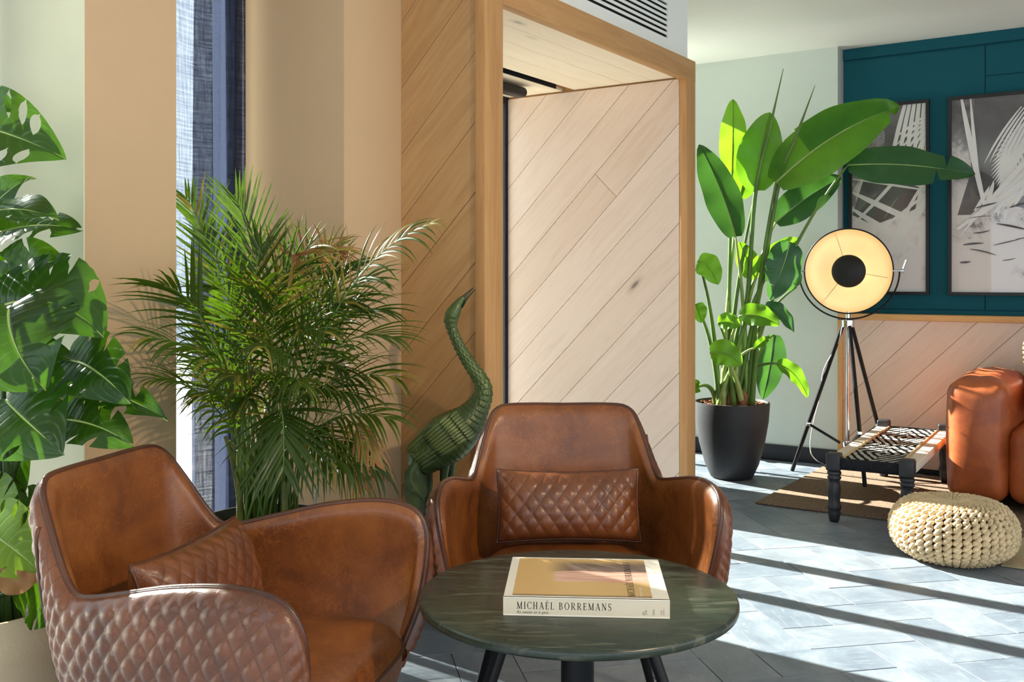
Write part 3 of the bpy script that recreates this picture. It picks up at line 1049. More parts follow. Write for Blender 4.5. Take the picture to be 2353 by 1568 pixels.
    for sx in (-1, 1):
        for (ya, yb) in ((-.155, -.235), (.12, .20)):
            l = MB()
            xf_ = .262 if ya < 0 else .236
            l.tube([(sx * .165, ya, .285), (sx * xf_, yb, .006), (sx * xf_ * 1.003, yb * 1.003, 0)], [.0165, .0105, .0105], 14)
            legs.append(l)
    return dict(inner=b_in, outer=b_out, rim=b_rim, pan=b_pan, seat=seat, seam=sp, legs=legs)
cp = make_chair_parts()
chair_me = [('inner_shell', cp['inner'].mesh('inner_shell', 'tan_leather', True)), ('quilted_outer_shell', cp['outer'].mesh('quilted_outer_shell', 'quilted_leather', True)),
            ('piping', cp['rim'].mesh('piping', 'piping_leather', True)), ('base_pan', cp['pan'].mesh('base_pan', 'piping_leather')),
            ('seat_cushion', cp['seat'].mesh('seat_cushion', 'tan_leather', True))]
seam_me = cp['seam'].mesh('seam', 'piping_leather', True)
leg_me = [l.mesh('leg', 'black_metal', auto=40) for l in cp['legs']]
# a scatter cushion: quilted, long and low
def pillow_mesh(W, H, D):
    b = MB()
    nu, nv = 150, 90
    for sgn in (1, -1):
        rows, uvs = [], []
        for i in range(nu):
            r, uv = [], []
            for j in range(nv):
                x, y = -1 + 2 * i / (nu - 1), -1 + 2 * j / (nv - 1)
                ed = max(0, (1 - abs(x) ** 3.0)) ** .5 * max(0, (1 - abs(y) ** 2.4)) ** .5
                pin = 1 - .06 * (1 - abs(y)) if True else 1
                px = x * W / 2 * (1 - .035 * (1 - y * y))
                py = y * H / 2 * (1 - .10 * (1 - x * x))
                p_, q_ = px / .039 + py / .050, px / .039 - py / .050
                h = (abs(math.sin(pi * p_)) * abs(math.sin(pi * q_))) ** .6
                z = D / 2 * ed ** .8 + .0045 * h * min(1, ed * 2.5)
                r.append(Vector((px, py, sgn * z)))
                uv.append((px / .039, py / .050))
            rows.append(r)
            uvs.append(uv)
        b.grid(rows, uvs=uvs, flip=(sgn > 0))
    return b
pil_me = pillow_mesh(.37, .185, .115).mesh('pillow_cover', 'pillow_leather', True)
pb = MB()
ring = []
for k in range(120):
    a = 2 * pi * k / 120
    c, s = math.cos(a), math.sin(a)
    m_ = max(abs(c), abs(s))
    x, y = c / m_, s / m_
    ring.append((x * .185 * (1 - .035 * (1 - y * y)), y * .0925 * (1 - .10 * (1 - x * x)), 0))
pil_pipe = pb.tube(ring, .0035, 6, closed=True).mesh('piping', 'piping_leather', True)

def place_chair(label, loc, rz, plabel):
    t = thing('armchair', label, 'armchair', loc, rz, 'leather armchairs at the round table')
    for nm, me in chair_me:
        o = put(nm, me, t)
        if nm == 'seat_cushion':
            put('seam', seam_me, o)
    for me in leg_me:
        put('leg', me, t)
    p = thing('lumbar_pillow', plabel, 'cushion', Matrix.Translation(loc) @ Matrix.Rotation(rz, 4, 'Z') @ Vector((0, .085, .533)), 0, 'quilted pillows on the armchairs')
    p.rotation_euler = (Matrix.Rotation(rz, 3, 'Z') @ Matrix.Rotation(math.radians(72), 3, 'X')).to_euler()
    put('pillow_cover', pil_me, p)
    put('piping', pil_pipe, p)
place_chair('tan leather armchair behind the stone table, facing the viewer', (.147, 2.492, 0), math.radians(1), 'quilted leather pillow on the armchair behind the table')
place_chair('tan leather armchair beside the monstera, its quilted side towards the viewer', (-.511, 1.882, 0), math.radians(77.6), 'quilted leather pillow in the armchair beside the monstera')

# ---------------------------------------------------------------- round table and book
TZ = .515
tb = thing('coffee_table', 'round dark green stone coffee table on a black column', 'table', (.1263, 1.92, 0))
b = MB()
b.lathe([(.02, TZ - .0185), (.299, TZ - .0185), (.3035, TZ - .0165), (.305, TZ - .0125), (.305, TZ - .006), (.3035, TZ - .002), (.300, TZ), (.15, TZ + .0001), (.001, TZ + .0001)], 128)
b.build('table_top', 'green_stone', tb, auto=50)
b = MB()
b.lathe([(.032, .012), (.032, TZ - .03), (.09, TZ - .0265), (.09, TZ - .0186)], 40)
b.build('column', 'black_metal', tb, auto=40)
b = MB()
b.lathe([(.20, 0), (.205, .003), (.203, .010), (.05, .016), (.034, .02)], 64)
b.build('foot_plate', 'black_metal', tb, auto=40)

BW, BD, BT = .297, .258, .0335
FL = G(1156, 1373, TZ + BT)
FR = G(1539, 1381, TZ + BT)
bang = math.atan2(FR.y - FL.y, FR.x - FL.x)
bk = thing('book', 'thick hardback art book with a cream spine lying on the stone table', 'book', (FL.x, FL.y, TZ + .0003), bang)
b = MB()
b.box((BW / 2, .0035, BT / 2), (BW, .004, BT))
b.build('spine', 'spine_cloth', bk)
b = MB()
rbox(b, (BW / 2, BD / 2 + .001, BT - .0014), (BW, BD, .0028), .001, 2)
o = b.build('front_cover', 'cover_board', bk)
b = MB()
b.add([(.016, .012, BT + .0003), (BW - .030, .012, BT + .0003), (BW - .030, BD - .008, BT + .0003), (.016, BD - .008, BT + .0003)], [(0, 1, 2, 3)])
b.uv = {0: (0, 0), 1: (1, 0), 2: (1, 1), 3: (0, 1)}
b.build('cover_picture', 'cover_picture', o)
b = MB()
rbox(b, (BW / 2, BD / 2 + .001, .0014), (BW, BD, .0028), .001, 2)
b.build('back_cover', 'cover_board', bk)
b = MB()
b.box((BW / 2, BD / 2, BT / 2), (BW - .008, BD - .012, BT - .0058))
b.build('pages', 'page_paper', bk)
# serif capitals drawn as thick and thin strokes; each letter in a box of height 1
def stroke(p, q, w):
    p, q = Vector(p), Vector(q)
    n = (q - p).normalized()
    n = Vector((-n.y, n.x)) * (w / 2)
    return [p - n, q - n, q + n, p + n]
TK, TN, SF = .15, .065, .05
def serif(x, y, w=.30):
    return stroke((x - w / 2, y), (x + w / 2, y), SF)
def arc(cx, cy, rx, ry, a0, a1, tk, tn, n=22, open_=True):
    """bowl that swells at its sides"""
    out = []
    for i in range(n):
        u0, u1 = a0 + (a1 - a0) * i / n, a0 + (a1 - a0) * (i + 1) / n
        q = []
        for u, sg in ((u0, 1), (u1, 1), (u1, -1), (u0, -1)):
            wd = tn + (tk - tn) * abs(math.cos(u)) ** 1.5
            q.append(Vector((cx + (rx + sg * wd / 2) * math.cos(u), cy + (ry + sg * tn / 2) * math.sin(u))))
        out.append(q)
    return out
LET = {
    'I': (.36, [stroke((.18, 0), (.18, 1), TK), serif(.18, .025), serif(.18, .975)]),
    'L': (.66, [stroke((.2, 0), (.2, 1), TK), serif(.2, .975), stroke((.06, .03), (.62, .03), .06), stroke((.60, .0), (.62, .26), .05)]),
    'E': (.70, [stroke((.2, 0), (.2, 1), TK), stroke((.06, .03), (.64, .03), .06), stroke((.06, .97), (.60, .97), .06), stroke((.2, .52), (.48, .52), .06), stroke((.48, .4), (.48, .64), .05), stroke((.60, .76), (.59, 1), .05), stroke((.62, 0), (.65, .26), .05)]),
    'H': (.90, [stroke((.2, 0), (.2, 1), TK), stroke((.70, 0), (.70, 1), TK), stroke((.2, .52), (.7, .52), .06), serif(.2, .025), serif(.2, .975), serif(.7, .025), serif(.7, .975)]),
    'M': (1.08, [stroke((.19, 0), (.19, 1), TN), stroke((.19, .97), (.54, .04), TK), stroke((.54, .04), (.88, .97), TN), stroke((.88, 0), (.88, 1), TK), serif(.18, .025, .26), serif(.14, .975, .18), serif(.88, .025, .3), serif(.92, .975, .2)]),
    'N': (.92, [stroke((.18, 0), (.18, 1), TN), stroke((.18, .96), (.74, .04), TK), stroke((.74, 0), (.74, 1), TN), serif(.18, .025, .26), serif(.13, .975, .2), serif(.74, .975, .26)]),
    'A': (.88, [stroke((.14, 0), (.44, 1), TN), stroke((.42, 1), (.75, 0), TK), stroke((.24, .34), (.66, .34), .055), serif(.14, .025, .26), serif(.75, .025, .3)]),
    'O': (.96, arc(.48, .5, .36, .49, 0, 2 * pi, TK, TN, 40)),
    'C': (.84, arc(.48, .5, .36, .49, .75, 2 * pi - .75, TK, TN, 32) + [stroke((.75, .70), (.77, .98), .055), stroke((.76, .06), (.77, .26), .045)]),
    'B': (.78, [stroke((.2, 0), (.2, 1), TK), stroke((.06, .03), (.42, .03), .06), stroke((.06, .97), (.40, .97), .06), stroke((.2, .53), (.42, .53), .055)] + arc(.38, .75, .19, .22, -pi / 2, pi / 2, TK, .06, 16) + arc(.40, .28, .24, .25, -pi / 2, pi / 2, TK, .06, 16)),
    'R': (.86, [stroke((.2, 0), (.2, 1), TK), serif(.2, .025), stroke((.06, .97), (.42, .97), .06), stroke((.2, .48), (.42, .48), .055), stroke((.42, .48), (.72, .03), .13), serif(.76, .025, .18)] + arc(.40, .725, .22, .245, -pi / 2, pi / 2, TK, .06, 16)),
    'S': (.66, arc(.33, .74, .21, .245, .55, pi * 1.42, .13, .07, 20) + [stroke((.19, .615), (.47, .40), .14)] + arc(.33, .26, .22, .245, -pi * .60 - .0, pi * .32, .13, .07, 20) + [stroke((.12, .0), (.11, .28), .05), stroke((.53, .74), (.53, .99), .05), stroke((.12, .06), (.3, .02), .06)]),
    ' ': (.42, []),
}
LET['Ë'] = (LET['E'][0], LET['E'][1] + [stroke((.20, 1.17), (.31, 1.17), .11), stroke((.42, 1.17), (.53, 1.17), .11)])
def serif_text(text, h, xf, gap=.16, hs=1.0):
    b = MB()
    x = 0
    for ch in text:
        wd, polys = LET[ch]
        for k, q in enumerate(polys):
            # every stroke gets its own hair of height so that overlaps never fight
            b.add([xf((x + p[0]) * h * hs, p[1] * h, .00002 * (k % 5)) for p in q], [(0, 1, 2, 3)])
        x += wd + gap
    return b, x * h * hs
sy = .0014                                            # just proud of the spine's face
spf = lambda u, v, e: Vector((.024 + u, sy - e, .0125 + v))
b, wd = serif_text('MICHAËL BORREMANS', .0128, spf, .20)
hs = .172 / wd
b, wd = serif_text('MICHAËL BORREMANS', .0128, spf, .20, hs)
b.build('spine_title', 'ink', bk)
cvf = lambda u, v, e: Vector((BW - .060 - v, .016 + u, BT + .0006 + e))
b, wd = serif_text('MICHAËL BORREMANS', .013, cvf, .12)
b, wd = serif_text('MICHAËL BORREMANS', .013, cvf, .12, .215 / wd)
b.build('cover_title', 'ink', bk)
def small_text(name, body, size, mat, M, shear=0.0, parent=None):
    cu = bpy.data.curves.new('lettering', 'FONT')
    cu.body, cu.size, cu.shear, cu.resolution_u = body, size, shear, 3
    o = bpy.data.objects.new('lettering', cu)
    COL.objects.link(o)
    bpy.context.view_layer.update()
    me = bpy.data.meshes.new_from_object(o.evaluated_get(bpy.context.evaluated_depsgraph_get()))
    bpy.data.objects.remove(o)
    me.transform(M)
    me.materials.clear()
    me.materials.append(MAT[mat])
    return put(name, me, parent)
UPR = Matrix.Rotation(pi / 2, 4, 'X')
small_text('spine_subtitle', 'As sweet as it gets', .0076, 'ink', Matrix.Translation((.024, sy, .0045)) @ UPR, .22, bk)
for (x, lines) in ((.252, ('BO', 'ZAR')), (.270, ('DMA',)), (.283, ('HATJE', 'CANTZ'))):
    for k, tx in enumerate(lines):
        small_text('publisher_mark', tx, .0046 if len(tx) < 5 else .0032, 'ink', Matrix.Translation((x + k * .0042, sy, .0062)) @ UPR @ Matrix.Rotation(pi / 2, 4, 'Z'), 0, bk)
small_text('cover_subtitle', 'As sweet as it gets', .007, 'white_ink', Matrix.Translation((BW - .047, .017, BT + .0006)) @ Matrix.Rotation(pi / 2, 4, 'Z'), .2, bk)
# ---------------------------------------------------------------- rugs
def rot_st():                                         # local x along s, y along t
    return ANG_S
ANG_S = math.atan2(AX.y, AX.x)
def st_thing(name, label, cat, s, t, z=0.0, dr=0.0, group=None):
    return thing(name, label, cat, ST(s, t, z), ANG_S + dr, group)
def rug(name, label, s0, s1, t0, t1, mat, h=.009, z=.001):
    b = MB()
    rbox(b, (0, 0, h / 2), (s1 - s0, t1 - t0, h), .004, 2)
    o = b.build(name, mat, None, auto=50)
    o.location = ST((s0 + s1) / 2, (t0 + t1) / 2, z)
    o.rotation_euler = (0, 0, ANG_S)
    return tag(o, label, 'rug')
R1 = rug('rug', 'brown woven rug under the bench and floor lamp', 4.79, 5.98, -2.0, 1.745, 'rug_brown')
R2 = rug('rug', 'cream flat rug running past the knitted pouf', 4.274, 4.782, -2.0, .57, 'rug_cream', .006)

# ---------------------------------------------------------------- sofa
sf = st_thing('sofa', 'caramel leather sofa with a puffy block arm at the frame edge', 'sofa', 5.59, .0, .0105, 0.0)
def puff(size, r, bulge, seg=6, wr=.0):
    """padded block: a rounded box, sides blown out a little"""
    b = MB()
    rbox(b, (0, 0, 0), size, r, seg)
    out = MB()
    hx, hy, hz = [q / 2 for q in size]
    vs = []
    for p in b.v:
        x, y, z = p[0] / hx, p[1] / hy, p[2] / hz
        k = Vector((x * (1 - y * y) * (1 - z * z), y * (1 - x * x) * (1 - z * z), z * (1 - x * x) * (1 - y * y))) * bulge
        vs.append(Vector(p) + k)
    return vs, b.f
def subdiv_puff(name, mat, par, c, size, r, bulge, n=14, crease=0.0):
    # a dense rounded box so the padding can bulge
    b = MB()
    hx, hy, hz = [q / 2 for q in size]
    idx, vs, fs = {}, [], []
    def vert(q):
        key = tuple(round(a, 4) for a in q)
        if key in idx:
            return idx[key]
        p = Vector((q[0] * hx, q[1] * hy, q[2] * hz))
        core = Vector((max(-hx + r, min(hx - r, p.x)), max(-hy + r, min(hy - r, p.y)), max(-hz + r, min(hz - r, p.z))))
        d = p - core
        if d.length > 1e-7:
            p = core + d.normalized() * r
        x, y, z = q
        p += Vector((x * (1 - y * y) * (1 - z * z), y * (1 - x * x) * (1 - z * z), z * (1 - x * x) * (1 - y * y))) * bulge
        if crease:
            p += Vector((0, 0, 1)) * crease * math.sin(9 * q[1] + 3 * q[0]) * max(0, z) * (1 - x * x * .5)
        idx[key] = len(vs)
        vs.append(p + Vector(c))
        return idx[key]
    def warp(i):
        u = -1 + 2 * i / n
        return math.copysign(abs(u) ** .75, u)
    for ax in range(3):
        u, v = (ax + 1) % 3, (ax + 2) % 3
        for sg in (-1, 1):
            for i in range(n):
                for j in range(n):
                    q = []
                    for (a, e) in ((i, j), (i + 1, j), (i + 1, j + 1), (i, j + 1)):
                        p = [0, 0, 0]
                        p[ax], p[u], p[v] = sg, warp(a), warp(e)
                        q.append(vert(p))
                    q = q if sg > 0 else q[::-1]
                    if len(set(q)) == 4:
                        fs.append(tuple(q))
    b.add(vs, fs)
    return b.build(name, mat, par, smooth=True)
# local x = s (back is +x), local y = t (arm at the high end)
subdiv_puff('arm', 'sofa_leather', sf, (0, .80, .33), (.80, .27, .57), .06, .035, 16, .004)
subdiv_puff('seat_cushion', 'sofa_leather', sf, (-.03, .17, .225), (.74, .98, .36), .06, .03, 16, .003)
subdiv_puff('seat_cushion', 'sofa_leather', sf, (-.03, -.84, .225), (.74, .98, .36), .06, .03, 16, .003)
subdiv_puff('backrest', 'sofa_leather', sf, (.29, -.28, .40), (.24, 1.86, .56), .09, .02, 16)
for (x, y) in ((-.33, .86), (.33, .86), (-.33, -1.2), (.33, -1.2)):
    b = MB()
    b.lathe([(.018, 0), (.02, .05)], 16, (x, y, 0))
    b.build('foot', 'black_metal', sf, auto=40)
cu = thing('scatter_cushion', 'orange and black zigzag cushion leaning on the sofa arm', 'cushion', sf.matrix_basis @ Vector((-.05, .55, .645)), ANG_S)
b = MB()
rows1, rows2 = [], []
for i in range(25):
    r1, r2 = [], []
    for j in range(25):
        x, y = -1 + i / 12, -1 + j / 12
        e = max(0, 1 - abs(x) ** 3) ** .5 * max(0, 1 - abs(y) ** 3) ** .5
        X, Z = x * .20 * (1 - .07 * (1 - y * y)), y * .20 * (1 - .07 * (1 - x * x))
        r1.append((X, .065 * e, Z)); r2.append((X, -.065 * e, Z))
    rows1.append(r1); rows2.append(r2)
b.grid(rows1); b.grid(rows2, flip=True)
o = b.build('cushion_cover', 'zigzag_cushion', cu, smooth=True)
o.rotation_euler = (math.radians(-14), 0, 0)

# ---------------------------------------------------------------- woven bench
bn = thing('woven_bench', 'low bench with turned black legs and a black and white woven seat', 'bench', (0, 0, 0))
FLp, FRp, BLp, BRp = Vector((1.470, 4.58, 0)), Vector((1.772, 4.44, 0)), Vector((2.088, 5.59, 0)), Vector((2.372, 5.452, 0))
cen = (FLp + FRp + BLp + BRp) / 4
bn.location = cen
lx = ((BLp - FLp) + (BRp - FRp)).normalized()
bn.rotation_euler = (0, 0, math.atan2(lx.y, lx.x))
BL_, BW_ = 1.17, .318
prof = [(.020, .0), (.024, .012), (.027, .03), (.030, .042), (.026, .052), (.031, .06), (.033, .07), (.029, .082), (.026, .10), (.029, .125), (.031, .15), (.027, .175), (.024, .19), (.030, .198), (.032, .205), (.026, .213), (.032, .220), (.032, .228), (.027, .236)]
lb = MB()
lb.lathe(prof, 24)
leg_l = lb.mesh('leg', 'black_wood', smooth=True)
lb2 = MB()
rbox(lb2, (0, 0, .277), (.066, .066, .082), .010, 3)
leg_b = lb2.mesh('leg_block', 'black_wood', auto=40)
for sx in (-1, 1):
    for syy in (-1, 1):
        l = put('leg', leg_l, bn, loc=(sx * BL_ / 2, syy * BW_ / 2, 0.0102 if sx > 0 or syy < 0 else 0))
        if sx > 0:
            l.location.z = .0102
        else:
            l.location.z = 0
        put('leg_block', leg_b, l)
for syy in (-1, 1):
    b = MB()
    rbox(b, (0, syy * (BW_ / 2 + .002), .272), (BL_ - .066, .062, .040), .004, 2)
    b.build('side_rail', 'raw_wood', bn, auto=40)
    b = MB()
    b.tube([(-BL_ / 2 + .034, syy * (BW_ / 2 - .034), .2935), (0, syy * (BW_ / 2 - .034), .2945), (BL_ / 2 - .034, syy * (BW_ / 2 - .034), .2935)], .0055, 8)
    b.build('edge_cord', 'rope_tan', bn, smooth=True)
for sx in (-1, 1):
    b = MB()
    n = 34
    for k in range(n):
        y = -(BW_ / 2 - .034) + (BW_ - .068) * (k + .5) / n
        b.tube([(sx * (BL_ / 2) + .019 * math.cos(a), y, .268 + .024 * math.sin(a)) for a in (2 * pi * i / 10 for i in range(10))], .0045, 5, closed=True)
    b.build('wrapped_cord', 'rope_black', bn, smooth=True)
b = MB()
rows, uvs = [], []
NUc, NVc = 90, 130
for i in range(NUc):
    r, uv = [], []
    for j in range(NVc):
        u, v = i / (NUc - 1), j / (NVc - 1)
        x = -BL_ / 2 + .010 + (BL_ - .02) * v
        y = -(BW_ / 2 - .038) + (BW_ - .076) * u
        z = .290 - .012 * math.sin(pi * u) * math.sin(pi * v) + .0016 * math.sin(v * 2 * pi * 43) * math.cos(u * 2 * pi * 15)
        r.append((x, y, z))
        uv.append((u, v * 2.0))
    rows.append(r); uvs.append(uv)
b.grid(rows, uvs=uvs, flip=True)
b.build('woven_seat', 'woven_cord', bn, smooth=True)

# ---------------------------------------------------------------- knitted pouf
pc = Vector((1.772, 4.0, 0))
pf = thing('knitted_pouf', 'round chunky knitted cream pouf on the slate floor', 'pouf', pc)
PR, PH = .226, .235
def pouf_pt(v, off=0.0):                              # v 0 bottom centre .. 1 top centre
    a = -pi / 2 + pi * v
    r = PR * abs(math.cos(a)) ** .62
    z = PH / 2 + PH / 2 * math.copysign(abs(math.sin(a)) ** .80, math.sin(a))
    if v > .8:
        z -= .012 * ((v - .8) / .2) ** 1.0
    return r, z
b = MB()
b.lathe([(max(.0005, pouf_pt(i / 30)[0] - .012), max(.004, pouf_pt(i / 30)[1] - (.012 if i > 15 else -.008))) for i in range(31)], 48)
b.build('inner_body', 'knit_core', pf, smooth=True)
b = MB()
b.lathe([(.062, PH - .030), (.055, PH - .012), (.03, PH - .008), (.0, PH - .012)], 24)
b.build('top_knot', 'knit_yarn', pf, smooth=True)
kn = MB()
NC = 42
jr = random.Random(3)
vs_ = []
v = .035
while v < .985:
    vs_.append(v)
    r, z = pouf_pt(v); r2, z2 = pouf_pt(v + .002)
    v += .002 * .0056 / max(1e-4, math.hypot(r2 - r, z2 - z))
for c in range(NC):
    for sg in (-1, 1):
        ph = jr.uniform(0, 6)
        pts, rads = [], []
        for k, v in enumerate(vs_):
            r, z = pouf_pt(v)
            if r < .05 and c % 2:
                continue
            wr = 2 * pi * r / NC
            a = k * .0056 / .024 * 2 * pi + ph * .3 + (pi if sg > 0 else 0) + jr.uniform(-.25, .25)
            th = 2 * pi * (c + .5 + sg * .13 + .20 * math.sin(a)) / NC
            bump = (.006 + .006 * math.cos(a)) * min(1, wr / .02)
            dr = Vector((math.cos(th), math.sin(th), 0))
            up_ = .8 if v > .72 else (-.5 if v < .2 else .0)
            nrm = (dr + Vector((0, 0, up_))).normalized()
            pts.append(dr * r + Vector((0, 0, z)) + nrm * bump)
            rads.append(max(.003, min(.0092, wr * .27)) * (1 + .22 * math.cos(a + .6)) * jr.uniform(.92, 1.08))
        kn.tube(pts, rads, 6, cap=True)
kn.build('knit_stitches', 'knit_yarn', pf, smooth=True, kind='stuff')
pf.rotation_euler.z = .4

# ---------------------------------------------------------------- tripod lamp
LC = Vector((1.885, 5.585, 0))
lamp = thing('tripod_lamp', 'black tripod floor lamp with a gilt dish shade', 'lamp', LC)
feet = [Vector((1.631, 5.80, 0)), Vector((1.884, 5.315, .0102)), Vector((2.165, 5.70, .0102))]
hub = Vector((LC.x - .002, LC.y, .875))
def L_(p):
    return Vector(p) - LC
for f in feet:
    top = hub + (f - hub).normalized() * .02 + Vector(((f - hub).x, (f - hub).y, 0)).normalized() * .022
    b = MB()
    b.tube([L_(top), L_(f + (top - f) * .002)], .0115, 10)
    lg = b.build('leg', 'black_metal', lamp, auto=40)
    k = (.285 - f.z) / (top.z - f.z)
    q = f.lerp(top, k)
    ctr = Vector((hub.x, hub.y, .195))
    b = MB()
    b.tube([L_(q), L_(ctr + Vector(((q - ctr).x, (q - ctr).y, 0)).normalized() * .045)], .008, 8)
    b.build('brace', 'black_metal', lg, auto=40)
    b = MB()
    rbox(b, L_(q), (.03, .03, .02), .004, 2)
    b.build('clamp', 'chrome', lg, auto=40)
b = MB()
b.tube([L_((hub.x, hub.y, .15)), L_((hub.x, hub.y, .90))], .009, 12)
b.lathe([(.012, .15), (.03, .185), (.03, .205), (.012, .21)], 20)
b.build('centre_rod', 'chrome', lamp, auto=40)
b = MB()
b.lathe([(.012, .845), (.036, .85), (.036, .888), (.014, .892), (.012, .935), (.004, .94)], 20)
b.build('hub', 'chrome', lamp, auto=40)
# dish: axis towards the viewer, a little to the left and down
HC = P(1949, 623, 5.56)
axd = Vector((-.42, -.90, .04)).normalized()
R3 = axd.to_track_quat('Z', 'Y').to_matrix()
SR = .236
def dish(rr, depth, n, k0=0.0):
    return [(rr * math.sin(k0 + (pi / 2 - k0) * i / n), -depth * math.cos(k0 + (pi / 2 - k0) * i / n)) for i in range(n + 1)]
sh = MB()
sh.lathe([(r + .003, z - .004) for (r, z) in dish(SR, .155, 20, .02)], 64, L_(HC), mat=R3, caps=False)
so_ = sh.build('shade', 'black_metal', lamp, smooth=True)
ins = MB()
ins.lathe(dish(SR - .001, .15, 20, .02)[::-1], 64, L_(HC), mat=R3, caps=False)
ins.build('gilt_lining', 'brass_inner', so_, smooth=True)
b = MB()
b.tube([L_(HC) + R3 @ Vector((SR * 1.004 * math.cos(a), SR * 1.004 * math.sin(a), .001)) for a in (2 * pi * i / 64 for i in range(64))], .0042, 8, closed=True)
b.build('rim', 'black_metal', so_, smooth=True)
b = MB()
b.lathe([(.0, .028), (.045, .025), (.082, .014), (.092, .0), (.090, -.006), (.0, -.008)], 48, L_(HC) + R3 @ Vector((0, 0, -.02)), mat=R3)
b.build('bulb_cap', 'lamp_cap', so_, auto=50)
for k in range(3):
    a = pi / 2 + 2 * pi * k / 3 + .35
    b = MB()
    b.tube([L_(HC) + R3 @ Vector((.088 * math.cos(a), .088 * math.sin(a), -.022)), L_(HC) + R3 @ Vector((.205 * math.cos(a), .205 * math.sin(a), -.07))], .002, 6)
    b.build('stay', 'brass_inner', so_)
b = MB()
b.lathe([(.012, -.10), (.022, -.085), (.026, -.065), (.02, -.045), (.0, -.04)], 20, L_(HC), mat=R3)
m = N('bulb_glow')
m.p(col=(1, .9, .7, 1), emis=6.0, emis_col=(1, .78, .45, 1))
b.build('bulb', 'bulb_glow', so_, smooth=True)
# yoke: a half ring below the dish in the plane across the axis
side = Vector((0, 0, 1)).cross(axd).normalized()
if side.x < 0:
    side = -side
YR = .268
b = MB()
HL = L_(HC)
top_hub = L_((hub.x, hub.y, .893))
pts = []
for i in range(41):
    a = pi + pi * i / 40
    pts.append(HL + side * (YR * math.cos(a)) + Vector((0, 0, 1)) * (YR * 1.0 * math.sin(a)))
b.tube(pts, .0048, 8)
b.build('yoke', 'black_metal', lamp, smooth=True)
for sg in (-1, 1):
    b = MB()
    b.tube([HL + side * sg * (SR - .004), HL + side * sg * (YR + .014)], .0058, 10)
    b.tube([HL + side * sg * (YR + .004), HL + side * sg * (YR + .024)], .0115, 12)
    if sg > 0:
        b.tube([HL + side * (YR + .014), HL + side * (YR + .034) + Vector((0, 0, .06))], .0055, 8)
    b.build('pivot_knob', 'chrome', lamp, auto=40)
pl = bpy.data.lights.new('bulb_light', 'POINT')
pl.energy = 1.7
pl.color = (1, .80, .55)
pl.shadow_soft_size = .025
plo = bpy.data.objects.new('bulb_light', pl)
COL.objects.link(plo)
plo.parent = lamp
plo.location = HL + R3 @ Vector((0, 0, -.055))
# cable down the left leg and along the floor
b = MB()
cab = [P(1893, 850, 5.66), P(1886, 905, 5.70), P(1872, 960, 5.74), P(1864, 1000, 5.76), P(1862, 1030, 5.77), P(1868, 1050, 5.79)]
g1 = G(1890, 1066, .005)
g2 = G(1925, 1072, .005)
cab = [hub + Vector((-.03, .0, -.02)), P(1925, 790, 5.62)] + cab + [g1, g2, ST(6.02, 1.30, .006)]
b.tube([L_(p) for p in crom(cab, 60)], .0032, 6)
b.build('cable', 'white_cable', lamp, smooth=True)

# ---------------------------------------------------------------- framed prints
def pic(label, t0, t1, z0, z1, wash, seed, matt):
    t = thing('framed_print', label, 'picture', ST(S_TEAL - .008, (t0 + t1) / 2, z0), 0, 'palm leaf prints on the teal wall')
    fw, fd = .018, .028
    sA, sB = S_TEAL - .0085 - fd, S_TEAL - .0085
    for q in ((t0, t1, z0, z0 + fw), (t0, t1, z1 - fw, z1), (t0, t0 + fw, z0 + fw, z1 - fw), (t1 - fw, t1, z0 + fw, z1 - fw)):
        stpart('frame_bar', 'frame_black', t, (sA, sB, q[0], q[1], q[2], q[3]))
    a0, a1, c0, c1 = t0 + fw, t1 - fw, z0 + fw, z1 - fw
    pr = stpart('print', wash, t, (sB - .012, sB - .006, a0, a1, c0, c1))
    stpart('glass', 'art_glass', t, (sB - .0185, sB - .0165, a0, a1, c0, c1))
    r = random.Random(seed)
    # palm shadows printed as flat shapes: u runs to the right as seen, v up
    W_, H_ = a1 - a0, c1 - c0
    lay = [0]
    def shape(bm, poly):
        q = [(a0, c0), (a1, c0), (a1, c1), (a0, c1)]
        pl = [(a1 - u, c0 + v) for (u, v) in poly]
        for (aa, bb, cc) in ((1, 0, a1), (-1, 0, -a0), (0, 1, c1), (0, -1, -c0)):
            pl = clip(pl, aa, bb, cc)
            if len(pl) < 3:
                return
        lay[0] += 1
        s = sB - .0121 - .00001 * lay[0]
        bm.add([ST(s, p[0], p[1]) for p in pl], [tuple(range(len(pl)))])
    def blade(bm, x, y, ang, ln, wd, bend=0.0):
        n = 7
        L1, L2 = [], []
        for i in range(n + 1):
            u = i / n
            a = ang + bend * u
            cx = x + ln * u * math.cos(ang + bend * u * .5)
            cy = y + ln * u * math.sin(ang + bend * u * .5)
            w_ = wd * (math.sin(pi * min(1, u * .93 + .07)) ** .7) * .5 + .0004
            L1.append((cx - math.sin(a) * w_, cy + math.cos(a) * w_))
            L2.append((cx + math.sin(a) * w_, cy - math.cos(a) * w_))
        for i in range(n):
            shape(bm, [L1[i], L1[i + 1], L2[i + 1], L2[i]])
    return t, pr, W_, H_, shape, blade, r
t1_, pr, W_, H_, shape, blade, r = pic('tall narrow framed print of pale palm blades beside the lamp', 1.195, 1.653, 1.026, 2.163, 'print_wash', 5, 0)
dk, wh = MB(), MB()
shape(dk, [(W_ * .45, H_ * .72), (W_ * .8, H_ * .70), (W_, H_ * .82), (W_, H_), (W_ * .45, H_)])
shape(dk, [(0, H_ * .42), (W_ * .3, H_ * .36), (W_ * .86, H_ * .44), (W_ * .95, H_ * .66), (W_ * .2, H_ * .66)])
